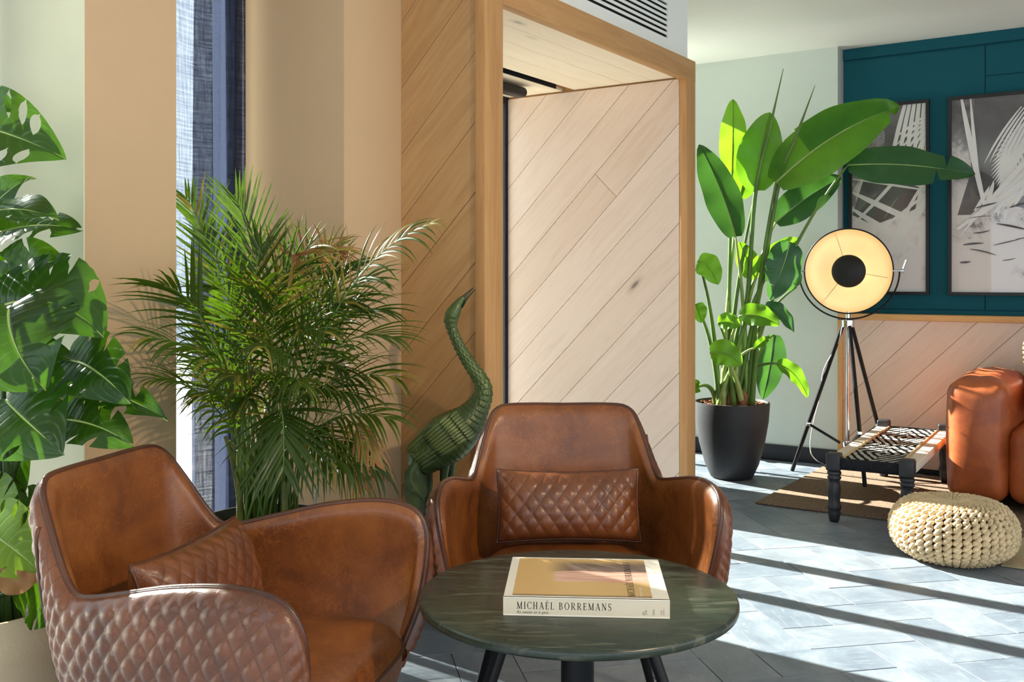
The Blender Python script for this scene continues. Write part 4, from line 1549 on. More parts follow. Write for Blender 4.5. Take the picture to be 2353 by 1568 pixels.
for (x, y, a, l, wd) in ((0, .60, -.50, .55, .035), (.0, .50, -.62, .45, .035), (.16, .73, -.48, .42, .022), (-.02, .38, .75, .62, .02), (.12, .34, .62, .5, .016), (.18, .22, .85, .55, .05), (.24, .30, 1.2, .4, .02), (.0, .68, -.2, .5, .012)):
    blade(wh, x, y, a, l, wd, r.uniform(-.2, .2))
for k in range(9):
    blade(wh, .44, H_ - .06 - .012 * k, pi + .55 + .12 * k, .24 + .02 * k, .014, .1)
for k in range(5):
    blade(wh, .22 + .045 * k, H_ - .36, 1.38 + .05 * k, .5, .024, -.1)
rel(dk.build('print_shade', 'print_dark'), t1_)
rel(wh.build('print_palm', 'print_white'), t1_)
t2_, pr, W_, H_, shape, blade, r = pic('large framed print of fanned palm fronds over a pale shore', .10, 1.093, 1.026, 2.163, 'print_wash_wide', 6, 0)
dk, wh = MB(), MB()
shape(dk, [(.03, H_ * .40), (.10, H_ * .40), (.36, H_ * .62), (.62, H_ * .80), (W_, H_ * .78), (W_, H_), (.12, H_), (.10, H_ * .62)])
shape(dk, [(.30, H_ * .44), (.46, H_ * .55), (.60, H_ * .50), (.5, H_ * .40)])
for k in range(26):                                   # one great frond hanging from the upper right
    u = k / 25
    x, y = .62 - .36 * u, H_ - .10 - .10 * u - .30 * u * u
    blade(wh, x, y, pi + .15 + 1.2 * u, .18 + .20 * math.sin(pi * min(1, u + .2)), .020, .25)
    blade(wh, x, y, -1.9 + .5 * u, .22, .016, -.2)
for k in range(18):
    u = k / 17
    blade(wh, .80 - .10 * u, H_ - .05 - .42 * u, pi + .35 + .6 * u, .42, .013, .3)
    blade(wh, .70 - .34 * u, H_ - .02 - .05 * u, -2.0 - .25 * u, .26 + .1 * u, .012, .25)
for k in range(14):
    blade(wh, .12 + .05 * k, H_ * .42 + .02 * math.sin(k * 2.1), .9 + .2 * math.sin(k * 1.7), .16, .022, .3)
for (x, y, a, l, wd) in ((.05, 1.12, -1.40, .75, .03), (.10, 1.1, -1.5, .6, .018), (.62, 1.0, -2.3, .9, .03), (.66, 1.0, -2.05, .7, .018), (.03, .36, .62, .62, .035)):
    blade(wh, x, y, a, l, wd, .05)
for k in range(34):
    blade(dk, r.uniform(.02, .8), r.uniform(.10, .50), r.uniform(-.2, .3), r.uniform(.05, .2), r.uniform(.003, .011), r.uniform(-.4, .4))
rel(dk.build('print_shade', 'print_dark'), t2_)
rel(wh.build('print_palm', 'print_white'), t2_)
# ---------------------------------------------------------------- leaves
def blade_map(mid, nrm, fold=.0, curl=.0):
    """maps leaf coordinates (x across in metres, u 0..1 along) onto a curved midrib"""
    mid = [Vector(p) for p in mid]
    k = len(mid) - 1
    nrm = Vector(nrm).normalized()
    def f(x, u):
        q = u * k
        i = max(0, min(int(q), k - 1))
        p = mid[i] + (mid[i + 1] - mid[i]) * (q - i)
        tg = (mid[min(i + 2, k)] - mid[max(i - 1, 0)]).normalized()
        sd = tg.cross(nrm)
        sd = sd.normalized() if sd.length > 1e-5 else Vector((1, 0, 0))
        nn = sd.cross(tg).normalized()
        return p + sd * x + nn * (fold * abs(x) + curl * x * x)
    return f
def paddle(mid, nrm, width, fold=.25, curl=-1.0, nu=26, nv=9, wave=.004, shape=None, seed=0, slits=()):
    """simple entire leaf (banana kind)"""
    f = blade_map(mid, nrm, fold, curl)
    shape = shape or (lambda u: max(0.0, math.sin(pi * min(1, .03 + u * .97) ** .8)) ** .62)
    r = random.Random(seed)
    ph = r.uniform(0, 6)
    b = MB()
    for sg in (-1, 1):
        cuts = sorted(c for c in slits if (c > 0) == (sg > 0))
        ed = [0.0] + [abs(c) for c in cuts] + [1.0]
        for e in range(len(ed) - 1):
            u0, u1 = ed[e], ed[e + 1]
            n = max(3, int(nu * (u1 - u0)))
            rows, uvs = [], []
            for i in range(n + 1):
                rw, uv = [], []
                for j in range(nv + 1):
                    v = j / nv
                    u = u0 + (u1 - u0) * i / n
                    if len(ed) > 2:
                        g = .022 * max(0, v - .12)
                        u = min(max(u, u0 + (g if e > 0 else 0)), u1 - (g if e < len(ed) - 2 else 0))
                    x = sg * v * width / 2 * shape(u)
                    p = f(x, u)
                    p = p + Vector(nrm).normalized() * (wave * v * math.sin(u * 17 + ph + sg) + (.012 * v * v * ((e % 2) * 2 - 1) if len(ed) > 2 else 0))
                    rw.append(p)
                    uv.append((u, sg * v))
                rows.append(rw)
                uvs.append(uv)
            b.grid(rows, uvs=uvs, flip=(sg > 0))
    # raised midrib
    kk = len(mid)
    b.tube([Vector(p) - Vector(nrm).normalized() * .002 for p in mid], [width * .022 * (1 - .85 * i / (kk - 1)) + .0006 for i in range(kk)], 5, mi=1)
    return b
MCTRL = [(0, (.06, -.10)), (.12, (.26, -.17)), (.26, (.44, -.06)), (.42, (.52, .14)), (.58, (.50, .36)), (.74, (.39, .60)), (.88, (.21, .82)), (1.0, (.0, 1.0))]
def margin(u):
    us = [q[0] for q in MCTRL]
    pts = [Vector(q[1]) for q in MCTRL]
    i = max(j for j in range(len(us)) if us[j] <= u) if u < 1 else len(us) - 2
    i = min(i, len(us) - 2)
    f = (u - us[i]) / (us[i + 1] - us[i])
    p1, p2 = pts[i], pts[i + 1]
    p0 = pts[i - 1] if i else p1 * 2 - p2
    p3 = pts[i + 2] if i + 2 < len(pts) else Vector((-.2, 1.0))
    return .5 * ((2 * p1) + (p2 - p0) * f + (2 * p0 - 5 * p1 + 4 * p2 - p3) * f * f + (3 * p1 - p0 - 3 * p2 + p3) * f ** 3)
def monstera(mid, nrm, width, fold=.18, curl=-.6, lobes=6, gap=.030, depth=.42, seed=0, holes=.35):
    """heart-shaped blade cut into lobes, some cuts closed at the margin"""
    f = blade_map(mid, nrm, fold, curl)
    r = random.Random(seed)
    b = MB()
    ph = r.uniform(0, 6)
    for sg in (-1, 1):
        ed = [0.0]
        for k in range(1, lobes):
            ed.append(.16 + .74 * k / lobes + r.uniform(-.02, .02))
        ed.append(1.0)
        cut = [(r.uniform(depth, depth + .18), r.random() < holes, gap * r.uniform(.7, 1.3)) for _ in ed]
        for e in range(len(ed) - 1):
            u0, u1 = ed[e], ed[e + 1]
            n, nv = (8, 12)
            rows, uvs = [], []
            for i in range(n + 1):
                rw, uv = [], []
                for j in range(nv + 1):
                    v = j / nv
                    def g(idx):
                        if idx == 0 or idx == len(ed) - 1:
                            return 0.0
                        vc, hole, gp = cut[idx]
                        if v <= vc:
                            return 0.0
                        w_ = (v - vc) / (1 - vc)
                        return gp * (math.sin(pi * min(1, w_ * 1.12)) ** .6 if hole and w_ < .89 else (0.0 if hole else min(1, w_ * 2.2) ** .6))
                    a0, a1 = u0 + g(e), u1 - g(e + 1)
                    u = a0 + (a1 - a0) * i / n
                    mg = margin(u)
                    mb_ = Vector((0, .01 + .93 * u ** 1.05))
                    q = mb_.lerp(mg, v)
                    q.y += .10 * v * (1 - v) * (-1)
                    p = f(sg * q.x * width, q.y)
                    p = p + Vector(nrm).normalized() * (.010 * v * math.sin(u * 11 + ph + sg * 2))
                    rw.append(p)
                    uv.append((u, sg * v))
                rows.append(rw)
                uvs.append(uv)
            b.grid(rows, uvs=uvs, flip=(sg > 0))
    b.tube([Vector(p) - Vector(nrm).normalized() * .0015 for p in mid], [.0035 * (1 - .8 * i / (len(mid) - 1)) + .0005 for i in range(len(mid))], 5, mi=1)
    return b
def arcmid(a, c, sag, n=12):
    """midrib from a to c that bows by sag (a vector)"""
    a, c = Vector(a), Vector(c)
    return bez(a, (a + c) / 2 + Vector(sag), c, n)

# ---------------------------------------------------------------- monstera in the cream pot
MC = Vector((-1.175, 2.20, 0))
mon = thing('monstera', 'tall monstera with split glossy leaves at the left edge', 'plant', (MC.x, MC.y, .39))
mp_ = thing('plant_pot', 'large cream ceramic pot holding the monstera', 'pot', MC)
b = MB()
b.lathe([(.135, 0), (.150, .01), (.178, .15), (.198, .30), (.206, .405), (.204, .412), (.196, .412), (.190, .395), (.186, .34), (.0, .335)], 64)
b.build('pot_body', 'cream_ceramic', mp_, auto=50)
b = MB()
b.lathe([(.0, .372), (.1, .37), (.1875, .362)], 40)
b.build('potting_soil', 'soil', mp_, smooth=True)
def rl(o, par):
    o.parent = par
    o.matrix_parent_inverse = Matrix.Translation(par.location).inverted()
    return o
soil = MC + Vector((0, 0, .365))
LV = [  # base px, tip px, depth at base and tip, width, bow (px, towards viewer), facing, lobes, material
    ((-95, 285), (150, 366), 2.32, 2.28, .205, (0, -.03, .03), (.10, -1, .25), 7, 'monstera_leaf', .85),
    ((-130, 215), (42, 258), 2.42, 2.40, .12, (0, 0, .02), (.1, -1, .4), 5, 'monstera_leaf', .2),
    ((-62, 540), (77, 408), 2.36, 2.30, .10, (.0, -.02, .04), (-.5, -1, .3), 3, 'monstera_leaf', .0),
    ((-80, 515), (135, 505), 2.22, 2.16, .155, (0, -.02, .055), (.05, -.55, 1), 5, 'monstera_leaf', .2),
    ((-30, 545), (190, 530), 2.40, 2.38, .13, (0, 0, .04), (.1, -.9, .9), 6, 'monstera_leaf', .0),
    ((0, 668), (146, 597), 2.32, 2.26, .17, (0, 0, .03), (.1, -1, .5), 3, 'monstera_leaf', .2),
    ((12, 700), (238, 775), 2.16, 2.12, .26, (.02, -.02, .07), (.3, -.9, .75), 5, 'monstera_leaf', .3),
    ((20, 712), (105, 898), 2.08, 2.04, .27, (-.02, -.05, .01), (.15, -1, .30), 5, 'monstera_leaf', .3),
    ((-35, 850), (170, 822), 2.26, 2.22, .16, (0, -.02, .03), (.1, -1, .6), 5, 'monstera_leaf', .3),
    ((162, 828), (300, 928), 2.20, 2.12, .165, (.0, -.02, .04), (.25, -1, .45), 4, 'monstera_leaf', .2),
    ((182, 886), (386, 968), 2.20, 2.15, .095, (.0, -.01, .03), (.3, -.8, .8), 4, 'monstera_leaf', .0),
    ((14, 920), (148, 1046), 2.10, 2.04, .24, (-.02, -.03, .03), (.15, -1, .4), 5, 'monstera_leaf', .9),
    ((152, 965), (308, 1026), 2.16, 2.12, .13, (.0, -.02, .03), (.2, -.9, .7), 4, 'monstera_leaf', .2),
    ((-70, 1000), (60, 1135), 2.26, 2.20, .17, (0, 0, .03), (.1, -1, .4), 5, 'monstera_leaf', .4),
    ((-55, 1150), (46, 1250), 2.12, 2.08, .15, (0, -.02, .02), (.2, -1, .3), 4, 'monstera_pale', .2),
    ((98, 1148), (26, 1215), 2.20, 2.16, .10, (0, -.02, .02), (-.1, -1, .5), 3, 'monstera_leaf', .0),
    ((-40, 1215), (112, 1335), 2.06, 2.00, .15, (0, -.02, .03), (.15, -1, .5), 5, 'monstera_pale', .3),
    ((150, 1348), (8, 1342), 2.06, 2.02, .19, (0, -.02, .04), (.0, -1, .45), 3, 'monstera_leaf', .0),
    ((-110, 655), (30, 690), 2.40, 2.36, .2, (0, 0, .04), (.1, -1, .5), 5, 'monstera_leaf', .3),
    ((-130, 420), (-10, 470), 2.42, 2.38, .2, (0, 0, .04), (.1, -1, .4), 5, 'monstera_leaf', .3),
    ((-90, 780), (60, 800), 2.34, 2.32, .2, (0, 0, .04), (.1, -1, .4), 5, 'monstera_leaf', .3),
    ((120, 905), (215, 985), 2.30, 2.26, .11, (0, 0, .02), (.1, -1, .4), 4, 'monstera_leaf', .3),
]
for k, (pb0, pt0, d0, d1, wd, bow, nr, lb, mt, ho) in enumerate(LV):
    a, c = P(pb0[0], pb0[1], d0), P(pt0[0], pt0[1], d1)
    mid = arcmid(a, c, bow, 14)
    lf = monstera(mid, nr, wd, .16, -.9, lb, (.019 if k not in (4, 10) else .04) if k else .036, (.46 if k not in (4, 10) else .3) if k else .24, 11 + k, ho)
    o = rl(lf.build('leaf', [mt, 'stem_pale'], None, smooth=True), mon)
    st0 = soil + Vector((rnd.uniform(-.06, .08), rnd.uniform(-.05, .05), 0))
    hi = max(st0.z + .1, a.z - .02)
    ctl = Vector((st0.x * .6 + a.x * .4 - .05, st0.y * .5 + a.y * .5 + .03, hi))
    tb_ = MB()
    pts = bez(st0, ctl, a, 16)
    tb_.tube(pts, [.0085 - .0045 * i / 15 for i in range(16)], 7)
    rl(tb_.build('stem', 'stem_dark', None, smooth=True), mon)
# withered edge on one low leaf
w_ = paddle(arcmid(P(-10, 1318, 2.0), P(92, 1322, 1.985), (0, -.01, -.03), 10), (.1, -1, .3), .05, .1, 2, 14, 4, .008, seed=2)
rl(w_.build('withered_edge', ['dry_leaf', 'dry_leaf'], None, smooth=True), mon)
# carved foot and block beside the pot
cv = thing('carved_stand', 'small cream carved scroll foot beside the monstera pot', 'ornament', P(160, 1568, 2.36) * 1.0)
cvl = G(150, 1700, 0.0)
cv.location = Vector((P(163, 1545, 2.40).x, 2.40, 0))
b = MB()
rbox(b, (0, 0, .175), (.07, .07, .022), .004, 2)
rbox(b, (0, 0, .08), (.052, .052, .165), .006, 2)
b.build('post', 'cream_carving', cv, auto=40)
b = MB()
sp_ = []
for i in range(46):
    a = i / 45 * 4.4 * pi
    r_ = .003 + .020 * i / 45
    sp_.append((r_ * math.cos(a), -.032, .122 + r_ * math.sin(a)))
b.tube(sp_, .0042, 7)
b.build('scroll', 'cream_carving', cv, smooth=True)
# put the ornament on a low plinth-like floor contact
# ---------------------------------------------------------------- areca palm
PCn = Vector((-.690, 2.80, 0))
pal = thing('areca_palm', 'bushy areca palm with fine arching fronds in front of the curtain', 'plant', (PCn.x, PCn.y, .40))
ppot = thing('plant_pot', 'black round pot of the areca palm behind the armchair', 'pot', PCn)
b = MB()
b.lathe([(.15, 0), (.16, .01), (.185, .22), (.195, .435), (.193, .445), (.185, .445), (.18, .42), (.0, .41)], 56)
b.build('pot_body', 'black_pot', ppot, auto=50)
b = MB()
b.lathe([(.0, .428), (.1, .426), (.181, .42)], 36)
b.build('potting_soil', 'soil', ppot, smooth=True)
pr_ = random.Random(21)
def frond(start, ctl, tip, leaflets=26, ll=.26, first=.36, nrm_hint=None, droop=.35, width=.011, yel=False, seed=0, spread=.95):
    r = random.Random(seed)
    n = 28
    cv_ = bez(start, ctl, tip, n)
    b = MB()
    b.tube(cv_, [.0045 - .0035 * i / (n - 1) for i in range(n)], 5, mi=1)
    length = sum((cv_[i + 1] - cv_[i]).length for i in range(n - 1))
    for k in range(leaflets):
        u = first + (1 - first) * (k + .5) / leaflets
        q = u * (n - 1)
        i = min(int(q), n - 2)
        p = cv_[i].lerp(cv_[i + 1], q - i)
        tg = (cv_[min(i + 2, n - 1)] - cv_[max(i - 1, 0)]).normalized()
        up = Vector(nrm_hint) if nrm_hint is not None else Vector((0, 0, 1))
        sd = tg.cross(up)
        sd = sd.normalized() if sd.length > 1e-4 else Vector((1, 0, 0))
        un = sd.cross(tg).normalized()
        w0 = (u - first) / (1 - first)
        L = ll * (.30 + .78 * math.sin(pi * min(1, .16 + w0 * .80)) ** .8) * r.uniform(.85, 1.12)
        for sg in (-1, 1):
            if r.random() < .06:
                continue
            dirn = (tg * (.75 + .8 * w0 + r.uniform(-.12, .12)) + sd * sg * spread * (1 - .45 * w0) + un * (.22 + r.uniform(-.15, .15))).normalized()
            m_ = 6
            pts = []
            q_ = p.copy()
            dv = dirn.copy()
            for s_ in range(m_ + 1):
                pts.append(q_.copy())
                dv = (dv + Vector((0, 0, -1)) * droop * r.uniform(.6, 1.3) / m_ * (1 + s_ * .35)).normalized()
                q_ = q_ + dv * (L / m_)
            wv = dirn.cross(un)
            wv = (wv.normalized() + un * r.uniform(-.4, .4)).normalized()
            rows = []
            for s_, pp in enumerate(pts):
                t = s_ / m_
                hw = width * .5 * r.uniform(.9, 1.1) * (min(1, .35 + t * 3.5) * (1 - t ** 2.2) + .02)
                rows.append([pp - wv * hw, pp + un * hw * .35, pp + wv * hw])
            mi_ = 2 if (r.random() < (.5 if yel else .08)) else 0
            b.grid(rows, mi=mi_)
    return b
TG = [  # tip px, depth, lift of the control point, droop, leaflet length
    ((418, 438), 3.02, .62, .10, .26), ((455, 520), 2.98, .55, .15, .24), ((538, 445), 2.86, .62, .05, .27), ((598, 560), 2.80, .62, .10, .25),
    ((1008, 500), 2.60, .62, .55, .22), ((338, 636), 2.46, .52, .25, .24), ((292, 772), 2.42, .40, .35, .24), ((315, 880), 2.46, .32, .35, .22),
    ((948, 772), 2.58, .50, .30, .24), ((930, 700), 2.66, .55, .25, .24), ((955, 880), 2.56, .40, .35, .24), ((940, 990), 2.52, .34, .45, .24),
    ((905, 1130), 2.50, .42, .70, .24), ((800, 1120), 2.44, .34, .6, .22), ((790, 600), 2.88, .60, .25, .24), ((725, 575), 2.92, .62, .2, .24),
    ((690, 585), 2.80, .62, .2, .24), ((430, 700), 2.86, .52, .3, .24), ((420, 800), 2.80, .42, .35, .24), ((440, 920), 2.74, .34, .35, .22),
    ((500, 1010), 2.62, .30, .4, .22), ((560, 640), 2.60, .55, .3, .24), ((640, 660), 2.56, .55, .35, .24), ((850, 680), 2.72, .55, .35, .24),
    ((880, 800), 2.50, .45, .4, .24), ((860, 930), 2.48, .4, .45, .24), ((760, 760), 2.48, .52, .4, .24), ((500, 760), 2.52, .48, .4, .24),
    ((520, 880), 2.46, .40, .45, .22), ((700, 900), 2.38, .42, .5, .22), ((600, 800), 2.42, .46, .45, .24), ((820, 860), 2.60, .45, .4, .24),
    ((470, 640), 2.70, .55, .3, .22), ((900, 620), 2.70, .6, .35, .2), ((660, 740), 2.70, .55, .3, .24), ((740, 680), 2.66, .55, .3, .24),
    ((560, 940), 2.50, .36, .45, .22), ((780, 960), 2.50, .36, .5, .22), ((440, 850), 2.9, .4, .35, .22), ((600, 700), 2.85, .55, .3, .24),
]
for k, (tp, d, lift, dr_, ll) in enumerate(TG):
    a = PCn + Vector((pr_.uniform(-.075, .075), pr_.uniform(-.07, .07), .42))
    c = P(tp[0], tp[1], d)
    cen_ = P(640, 800, d)
    c = c.lerp(cen_, .04 if k < 5 else .13)
    ctl = a.lerp(c, .30) + Vector((0, 0, max(.12, lift * .9 - max(0, c.z - 1.0) * .25)))
    if k in (20, 24, 27, 34, 35, 37, 39):
        continue
    fr = frond(a, ctl, c, 19, ll * (.70 if k < 5 else .80), .42, (pr_.uniform(-.5, .5), -.6, 1), dr_ * 1.35, .0088, k % 6 == 4, 100 + k)
    rl(fr.build('frond', ['palm_leaf', 'stem_green', 'palm_yellow'], None, smooth=True), pal)
# the frond that hangs towards the viewer
fr = frond(PCn + Vector((0, -.05, .42)), P(655, 740, 2.46), P(652, 1075, 2.36), 20, .20, .52, (.1, -1, .5), .2, .0125, False, 300, 1.25)
rl(fr.build('frond', ['palm_leaf', 'stem_green', 'palm_yellow'], None, smooth=True), pal)
# withered tangle on the right, short dry tips at the top
for k, (tp, d) in enumerate((((835, 1120), 2.5), ((860, 1060), 2.52), ((785, 590), 2.86), ((735, 590), 2.84), ((680, 610), 2.8))):
    a = PCn + Vector((pr_.uniform(-.05, .06), pr_.uniform(-.05, .05), .45))
    c = P(tp[0], tp[1], d)
    fr = frond(a, a.lerp(c, .55) + Vector((0, 0, .5 if tp[1] < 700 else .36)), c, 12, .13, .72, (.2, -.6, 1), 1.0 if tp[1] > 700 else .3, .008, True, 400 + k)
    rl(fr.build('dry_frond', ['palm_yellow', 'stem_green', 'dry_leaf'], None, smooth=True), pal)
for k in range(16):
    a = PCn + Vector((pr_.uniform(-.075, .075), pr_.uniform(-.07, .07), .41))
    e = PCn + Vector((pr_.uniform(-.11, .11), pr_.uniform(-.10, .08), pr_.uniform(.62, .78)))
    b = MB()
    b.tube(bez(a, (a.x, a.y, a.z + .15), e, 8), [.011, .0105, .0095, .009, .008, .007, .006, .005], 8)
    rl(b.build('cane', 'cane', None, smooth=True), pal)
tbx = thing('watering_tube', 'thin clear tube standing in the palm pot', 'tube', (0, 0, 0))
pt = P(726, 1178, 2.72)
tbx.location = (pt.x, pt.y, .43)
b = MB()
b.lathe([(.0055, .0), (.0055, .125), (.0042, .127), (.0042, .003)], 16)
b.build('tube_wall', 'clear_tube', tbx, smooth=True)

# ---------------------------------------------------------------- bird of paradise in the black pot
BC = Vector((1.240, 5.62, 0))
ban = thing('bird_of_paradise_plant', 'tall bird of paradise plant with paddle leaves by the grey wall', 'plant', (BC.x, BC.y, .40))
bp = thing('plant_pot', 'tall charcoal pot of the paddle-leaved plant', 'pot', BC)
b = MB()
b.lathe([(.105, 0), (.118, .008), (.150, .08), (.182, .20), (.203, .32), (.210, .415), (.209, .427), (.200, .428), (.194, .41), (.0, .385)], 72)
b.build('pot_body', 'black_pot', bp, auto=50)
b = MB()
b.lathe([(.0, .408), (.1, .406), (.197, .40)], 36)
b.build('potting_soil', 'soil', bp, smooth=True)
b = MB()
for k in range(170):
    a, r_ = rnd.uniform(0, 2 * pi), .19 * math.sqrt(rnd.random())
    b.box((r_ * math.cos(a), r_ * math.sin(a), .412 + rnd.uniform(0, .008)), (rnd.uniform(.012, .03), rnd.uniform(.006, .014), .005), Matrix.Rotation(rnd.uniform(0, 6), 3, 'Z') @ Matrix.Rotation(rnd.uniform(-.5, .5), 3, 'X'))
b.build('bark_chips', 'bark', bp, kind='stuff')
bsoil = BC + Vector((0, 0, .40))
BL = [  # base, tip, depths, width, bow, facing, material, slits, petiole?
    ((1690, 544), (1606, 332), 5.50, 5.42, .215, (.03, 0, .02), (-.8, -.9, .25), 'banana_dark', (), 1),  # darker material carries the shade on this leaf's underside
    ((1682, 398), (1684, 228), 5.62, 5.62, .165, (0, -.02, 0), (.1, -1, .1), 'banana_leaf', (), 1),
    ((1738, 438), (1770, 258), 5.50, 5.50, .25, (-.03, 0, 0), (-.25, -1, .1), 'banana_leaf', (), 1),
    ((1700, 455), (1728, 330), 5.66, 5.62, .17, (.0, 0, 0), (-.1, -1, .1), 'banana_leaf', (), 1),
    ((1783, 420), (2066, 246), 5.40, 5.30, .34, (-.02, 0, .10), (-.15, -1, .55), 'banana_leaf', (-.30, -.34, .92, -.93), 1),
    ((1948, 380), (2240, 402), 5.35, 5.25, .25, (0, 0, .05), (.05, -1, .5), 'banana_dark', (.70, -.78), 1),
    ((1782, 512), (1934, 408), 5.62, 5.60, .20, (0, 0, .04), (.0, -1, .45), 'banana_dark', (), 1),
    ((1815, 556), (1768, 690), 5.45, 5.40, .20, (.03, 0, .03), (.2, -1, .2), 'banana_dark', (.8,), 1),
    ((1735, 640), (1698, 556), 5.55, 5.52, .13, (0, 0, 0), (-.2, -1, .1), 'banana_leaf', (), 1),
    ((1742, 625), (1838, 548), 5.50, 5.46, .12, (0, 0, .03), (.1, -1, .4), 'banana_leaf', (), 1),
    ((1604, 600), (1650, 655), 5.35, 5.30, .15, (.0, 0, .06), (.0, -1, .5), 'banana_leaf', (), 1),
    ((1650, 742), (1702, 752), 5.40, 5.36, .10, (0, 0, .03), (.0, -1, .4), 'banana_leaf', (), 1),
    ((1700, 726), (1790, 748), 5.38, 5.32, .14, (0, 0, .05), (.1, -1, .5), 'banana_leaf', (), 1),
    ((1758, 704), (1824, 764), 5.45, 5.42, .10, (.01, 0, .06), (.2, -1, .6), 'banana_dark', (), 1),
    ((1778, 770), (1752, 918), 5.75, 5.78, .17, (.02, 0, .01), (.0, -1, .05), 'banana_dark', (), 1),
    ((1632, 812), (1704, 842), 5.34, 5.28, .15, (0, 0, .06), (-.1, -1, .4), 'banana_leaf', (), 1),
    ((1785, 836), (1856, 914), 5.50, 5.46, .10, (.02, 0, .07), (.1, -1, .6), 'banana_leaf', (), 1),
    ((1596, 700), (1612, 742), 5.40, 5.36, .10, (0, 0, .02), (0, -1, .4), 'banana_leaf', (), 1),
    ((1735, 800), (1770, 775), 5.45, 5.42, .05, (0, 0, .01), (0, -1, .4), 'banana_leaf', (), 1),
    ((1590, 900), (1608, 880), 5.40, 5.36, .08, (0, 0, .02), (0, -1, .4), 'banana_leaf', (), 1),
    ((1830, 660), (1775, 600), 5.60, 5.55, .16, (0, 0, .02), (0, -1, .2), 'banana_dark', (), 1),
]
for k, (p0, p1, d0, d1, wd, bow, nr, mt, sl, pet) in enumerate(BL):
    a, c = P(p0[0], p0[1], d0), P(p1[0], p1[1], d1)
    mid = arcmid(a, c, bow, 16)
    pdl = paddle(mid, nr, wd, .20 if wd > .12 else .3, -1.2, 30, 10, .006, seed=50 + k, slits=sl)
    rl(pdl.build('leaf', [mt, 'stem_pale'], None, smooth=True), ban)
    st0 = bsoil + Vector((rnd.uniform(-.10, .09), rnd.uniform(-.08, .06), 0))
    st0.x += (a.x - BC.x) * .12
    ctl = st0.lerp(a, .5) + Vector(((st0.x - a.x) * .22, 0, .12 + .10 * abs(a.x - st0.x)))
    pts = bez(st0, ctl, a, 18)
    b = MB()
    b.tube(pts, [.020 - .0145 * (i / 17) ** .7 for i in range(18)], 8)
    rl(b.build('stem', 'stem_green' if k % 3 else 'stem_pale', None, smooth=True), ban)
for (p0, p1, d) in (((1736, 440), (1800, 158), 5.48), ((1790, 420), (1873, 196), 5.42)):
    a, c = P(p0[0], p0[1], d), P(p1[0], p1[1], d)
    b = MB()
    m0 = bsoil.lerp(a, .55) + Vector((.02, 0, 0))
    b.tube(crom([bsoil + Vector((.02, 0, 0)), m0, a, a.lerp(c, .5), c], 24), [.014] * 8 + [.012] * 6 + [.010, .010, .010, .009, .008, .0065, .005, .004, .003, .0015], 8)
    rl(b.build('spear_leaf', 'stem_green', None, smooth=True), ban)
for k in range(5):
    a = bsoil + Vector((rnd.uniform(-.06, .06), rnd.uniform(-.12, -.02), -.005))
    b = MB()
    b.tube([a, a + Vector((rnd.uniform(-.02, .02), 0, .07)), a + Vector((rnd.uniform(-.03, .03), 0, rnd.uniform(.10, .16)))], [.022, .018, .006], 8)
    rl(b.build('husk', 'husk', None, smooth=True), ban)
# ---------------------------------------------------------------- curtain in the second window
def curtain(name, label, path, z0, z1):
    """cloth that follows a folded path (s, t): it darkens where the folds lie over each other"""
    ss, tt = [p[0] for p in path], [p[1] for p in path]
    t = thing(name, label, 'curtain', ST(sum(ss) / len(ss), sum(tt) / len(tt), z0))
    cur = crom([(p[0], p[1], 0) for p in path], 22 * len(path))
    b = MB()
    rows, uvs = [], []
    ulen, NV = 0, 20
    for i, c in enumerate(cur):
        if i:
            ulen += (c - cur[i - 1]).length
        rw, uv = [], []
        for j in range(NV + 1):
            v = j / NV
            rw.append(ST(c.x + .006 * math.sin(v * 3 + i * .11), c.y + .008 * math.sin(v * 2.2 + i * .05), z0 + (z1 - z0) * v))
            uv.append((ulen, (z1 - z0) * v))
        rows.append(rw)
        uvs.append(uv)
    b.grid(rows, uvs=uvs)
    rel(b.build('sheer_panel', 'navy_sheer', None, smooth=True), t)
    b = MB()
    tm = sum(tt) / len(tt)
    b.tube([ST(min(ss) - .02, tm, z1 + .012), ST(max(ss) + .02, tm, z1 + .012)], .010, 10)
    rel(b.build('curtain_rail', 'black_metal', None, smooth=True), t)
curtain('curtain', 'navy sheer curtain hanging in the window behind the areca palm',
        [(1.80, 2.745), (1.88, 2.715), (1.97, 2.75), (2.06, 2.72), (2.17, 2.74), (2.245, 2.715), (2.185, 2.735), (2.24, 2.765), (2.31, 2.745), (2.375, 2.71), (2.315, 2.73), (2.372, 2.75), (2.318, 2.772)], .012, 2.33)
curtain('curtain', 'navy sheer curtain drawn across the window behind the monstera',
        [(.93 + .055 * k, 2.74 + (.028 if k % 2 else -.028)) for k in range(11)], .012, 2.27)

# ---------------------------------------------------------------- verdigris bird
BD_ = 3.19
def bpx(x, y, d=BD_):
    return P(x, y, d)
base = bpx(1030, 1040)
bird = thing('bird_statue', 'green patinated crane statue stretching its beak upwards', 'statue', (base.x, base.y, 0))
K = BD_ / FPX
body = [(958, 1090, 14), (964, 1074, 30), (978, 1052, 43), (1000, 1030, 52), (1026, 1010, 56), (1052, 990, 52), (1075, 968, 42), (1092, 945, 31), (1105, 922, 24), (1111, 902, 20.5), (1109, 884, 18), (1100, 866, 16), (1086, 846, 14.5), (1070, 822, 13), (1056, 797, 12), (1045, 773, 11.2), (1038, 754, 11.5), (1036, 740, 14.5), (1039, 725, 17), (1046, 711, 14.5), (1053, 699, 10.5), (1060, 689, 7.5), (1066, 682, 4)]
NR = 340
cp_ = crom([(q[0], q[1], q[2]) for q in body], NR)
pts = [bpx(q.x, q.y) for q in cp_]
radii = [q.z * K for q in cp_]
b = MB()
NB = 80
rows = []
acc = 0
up = Vector((0, 1, 0))
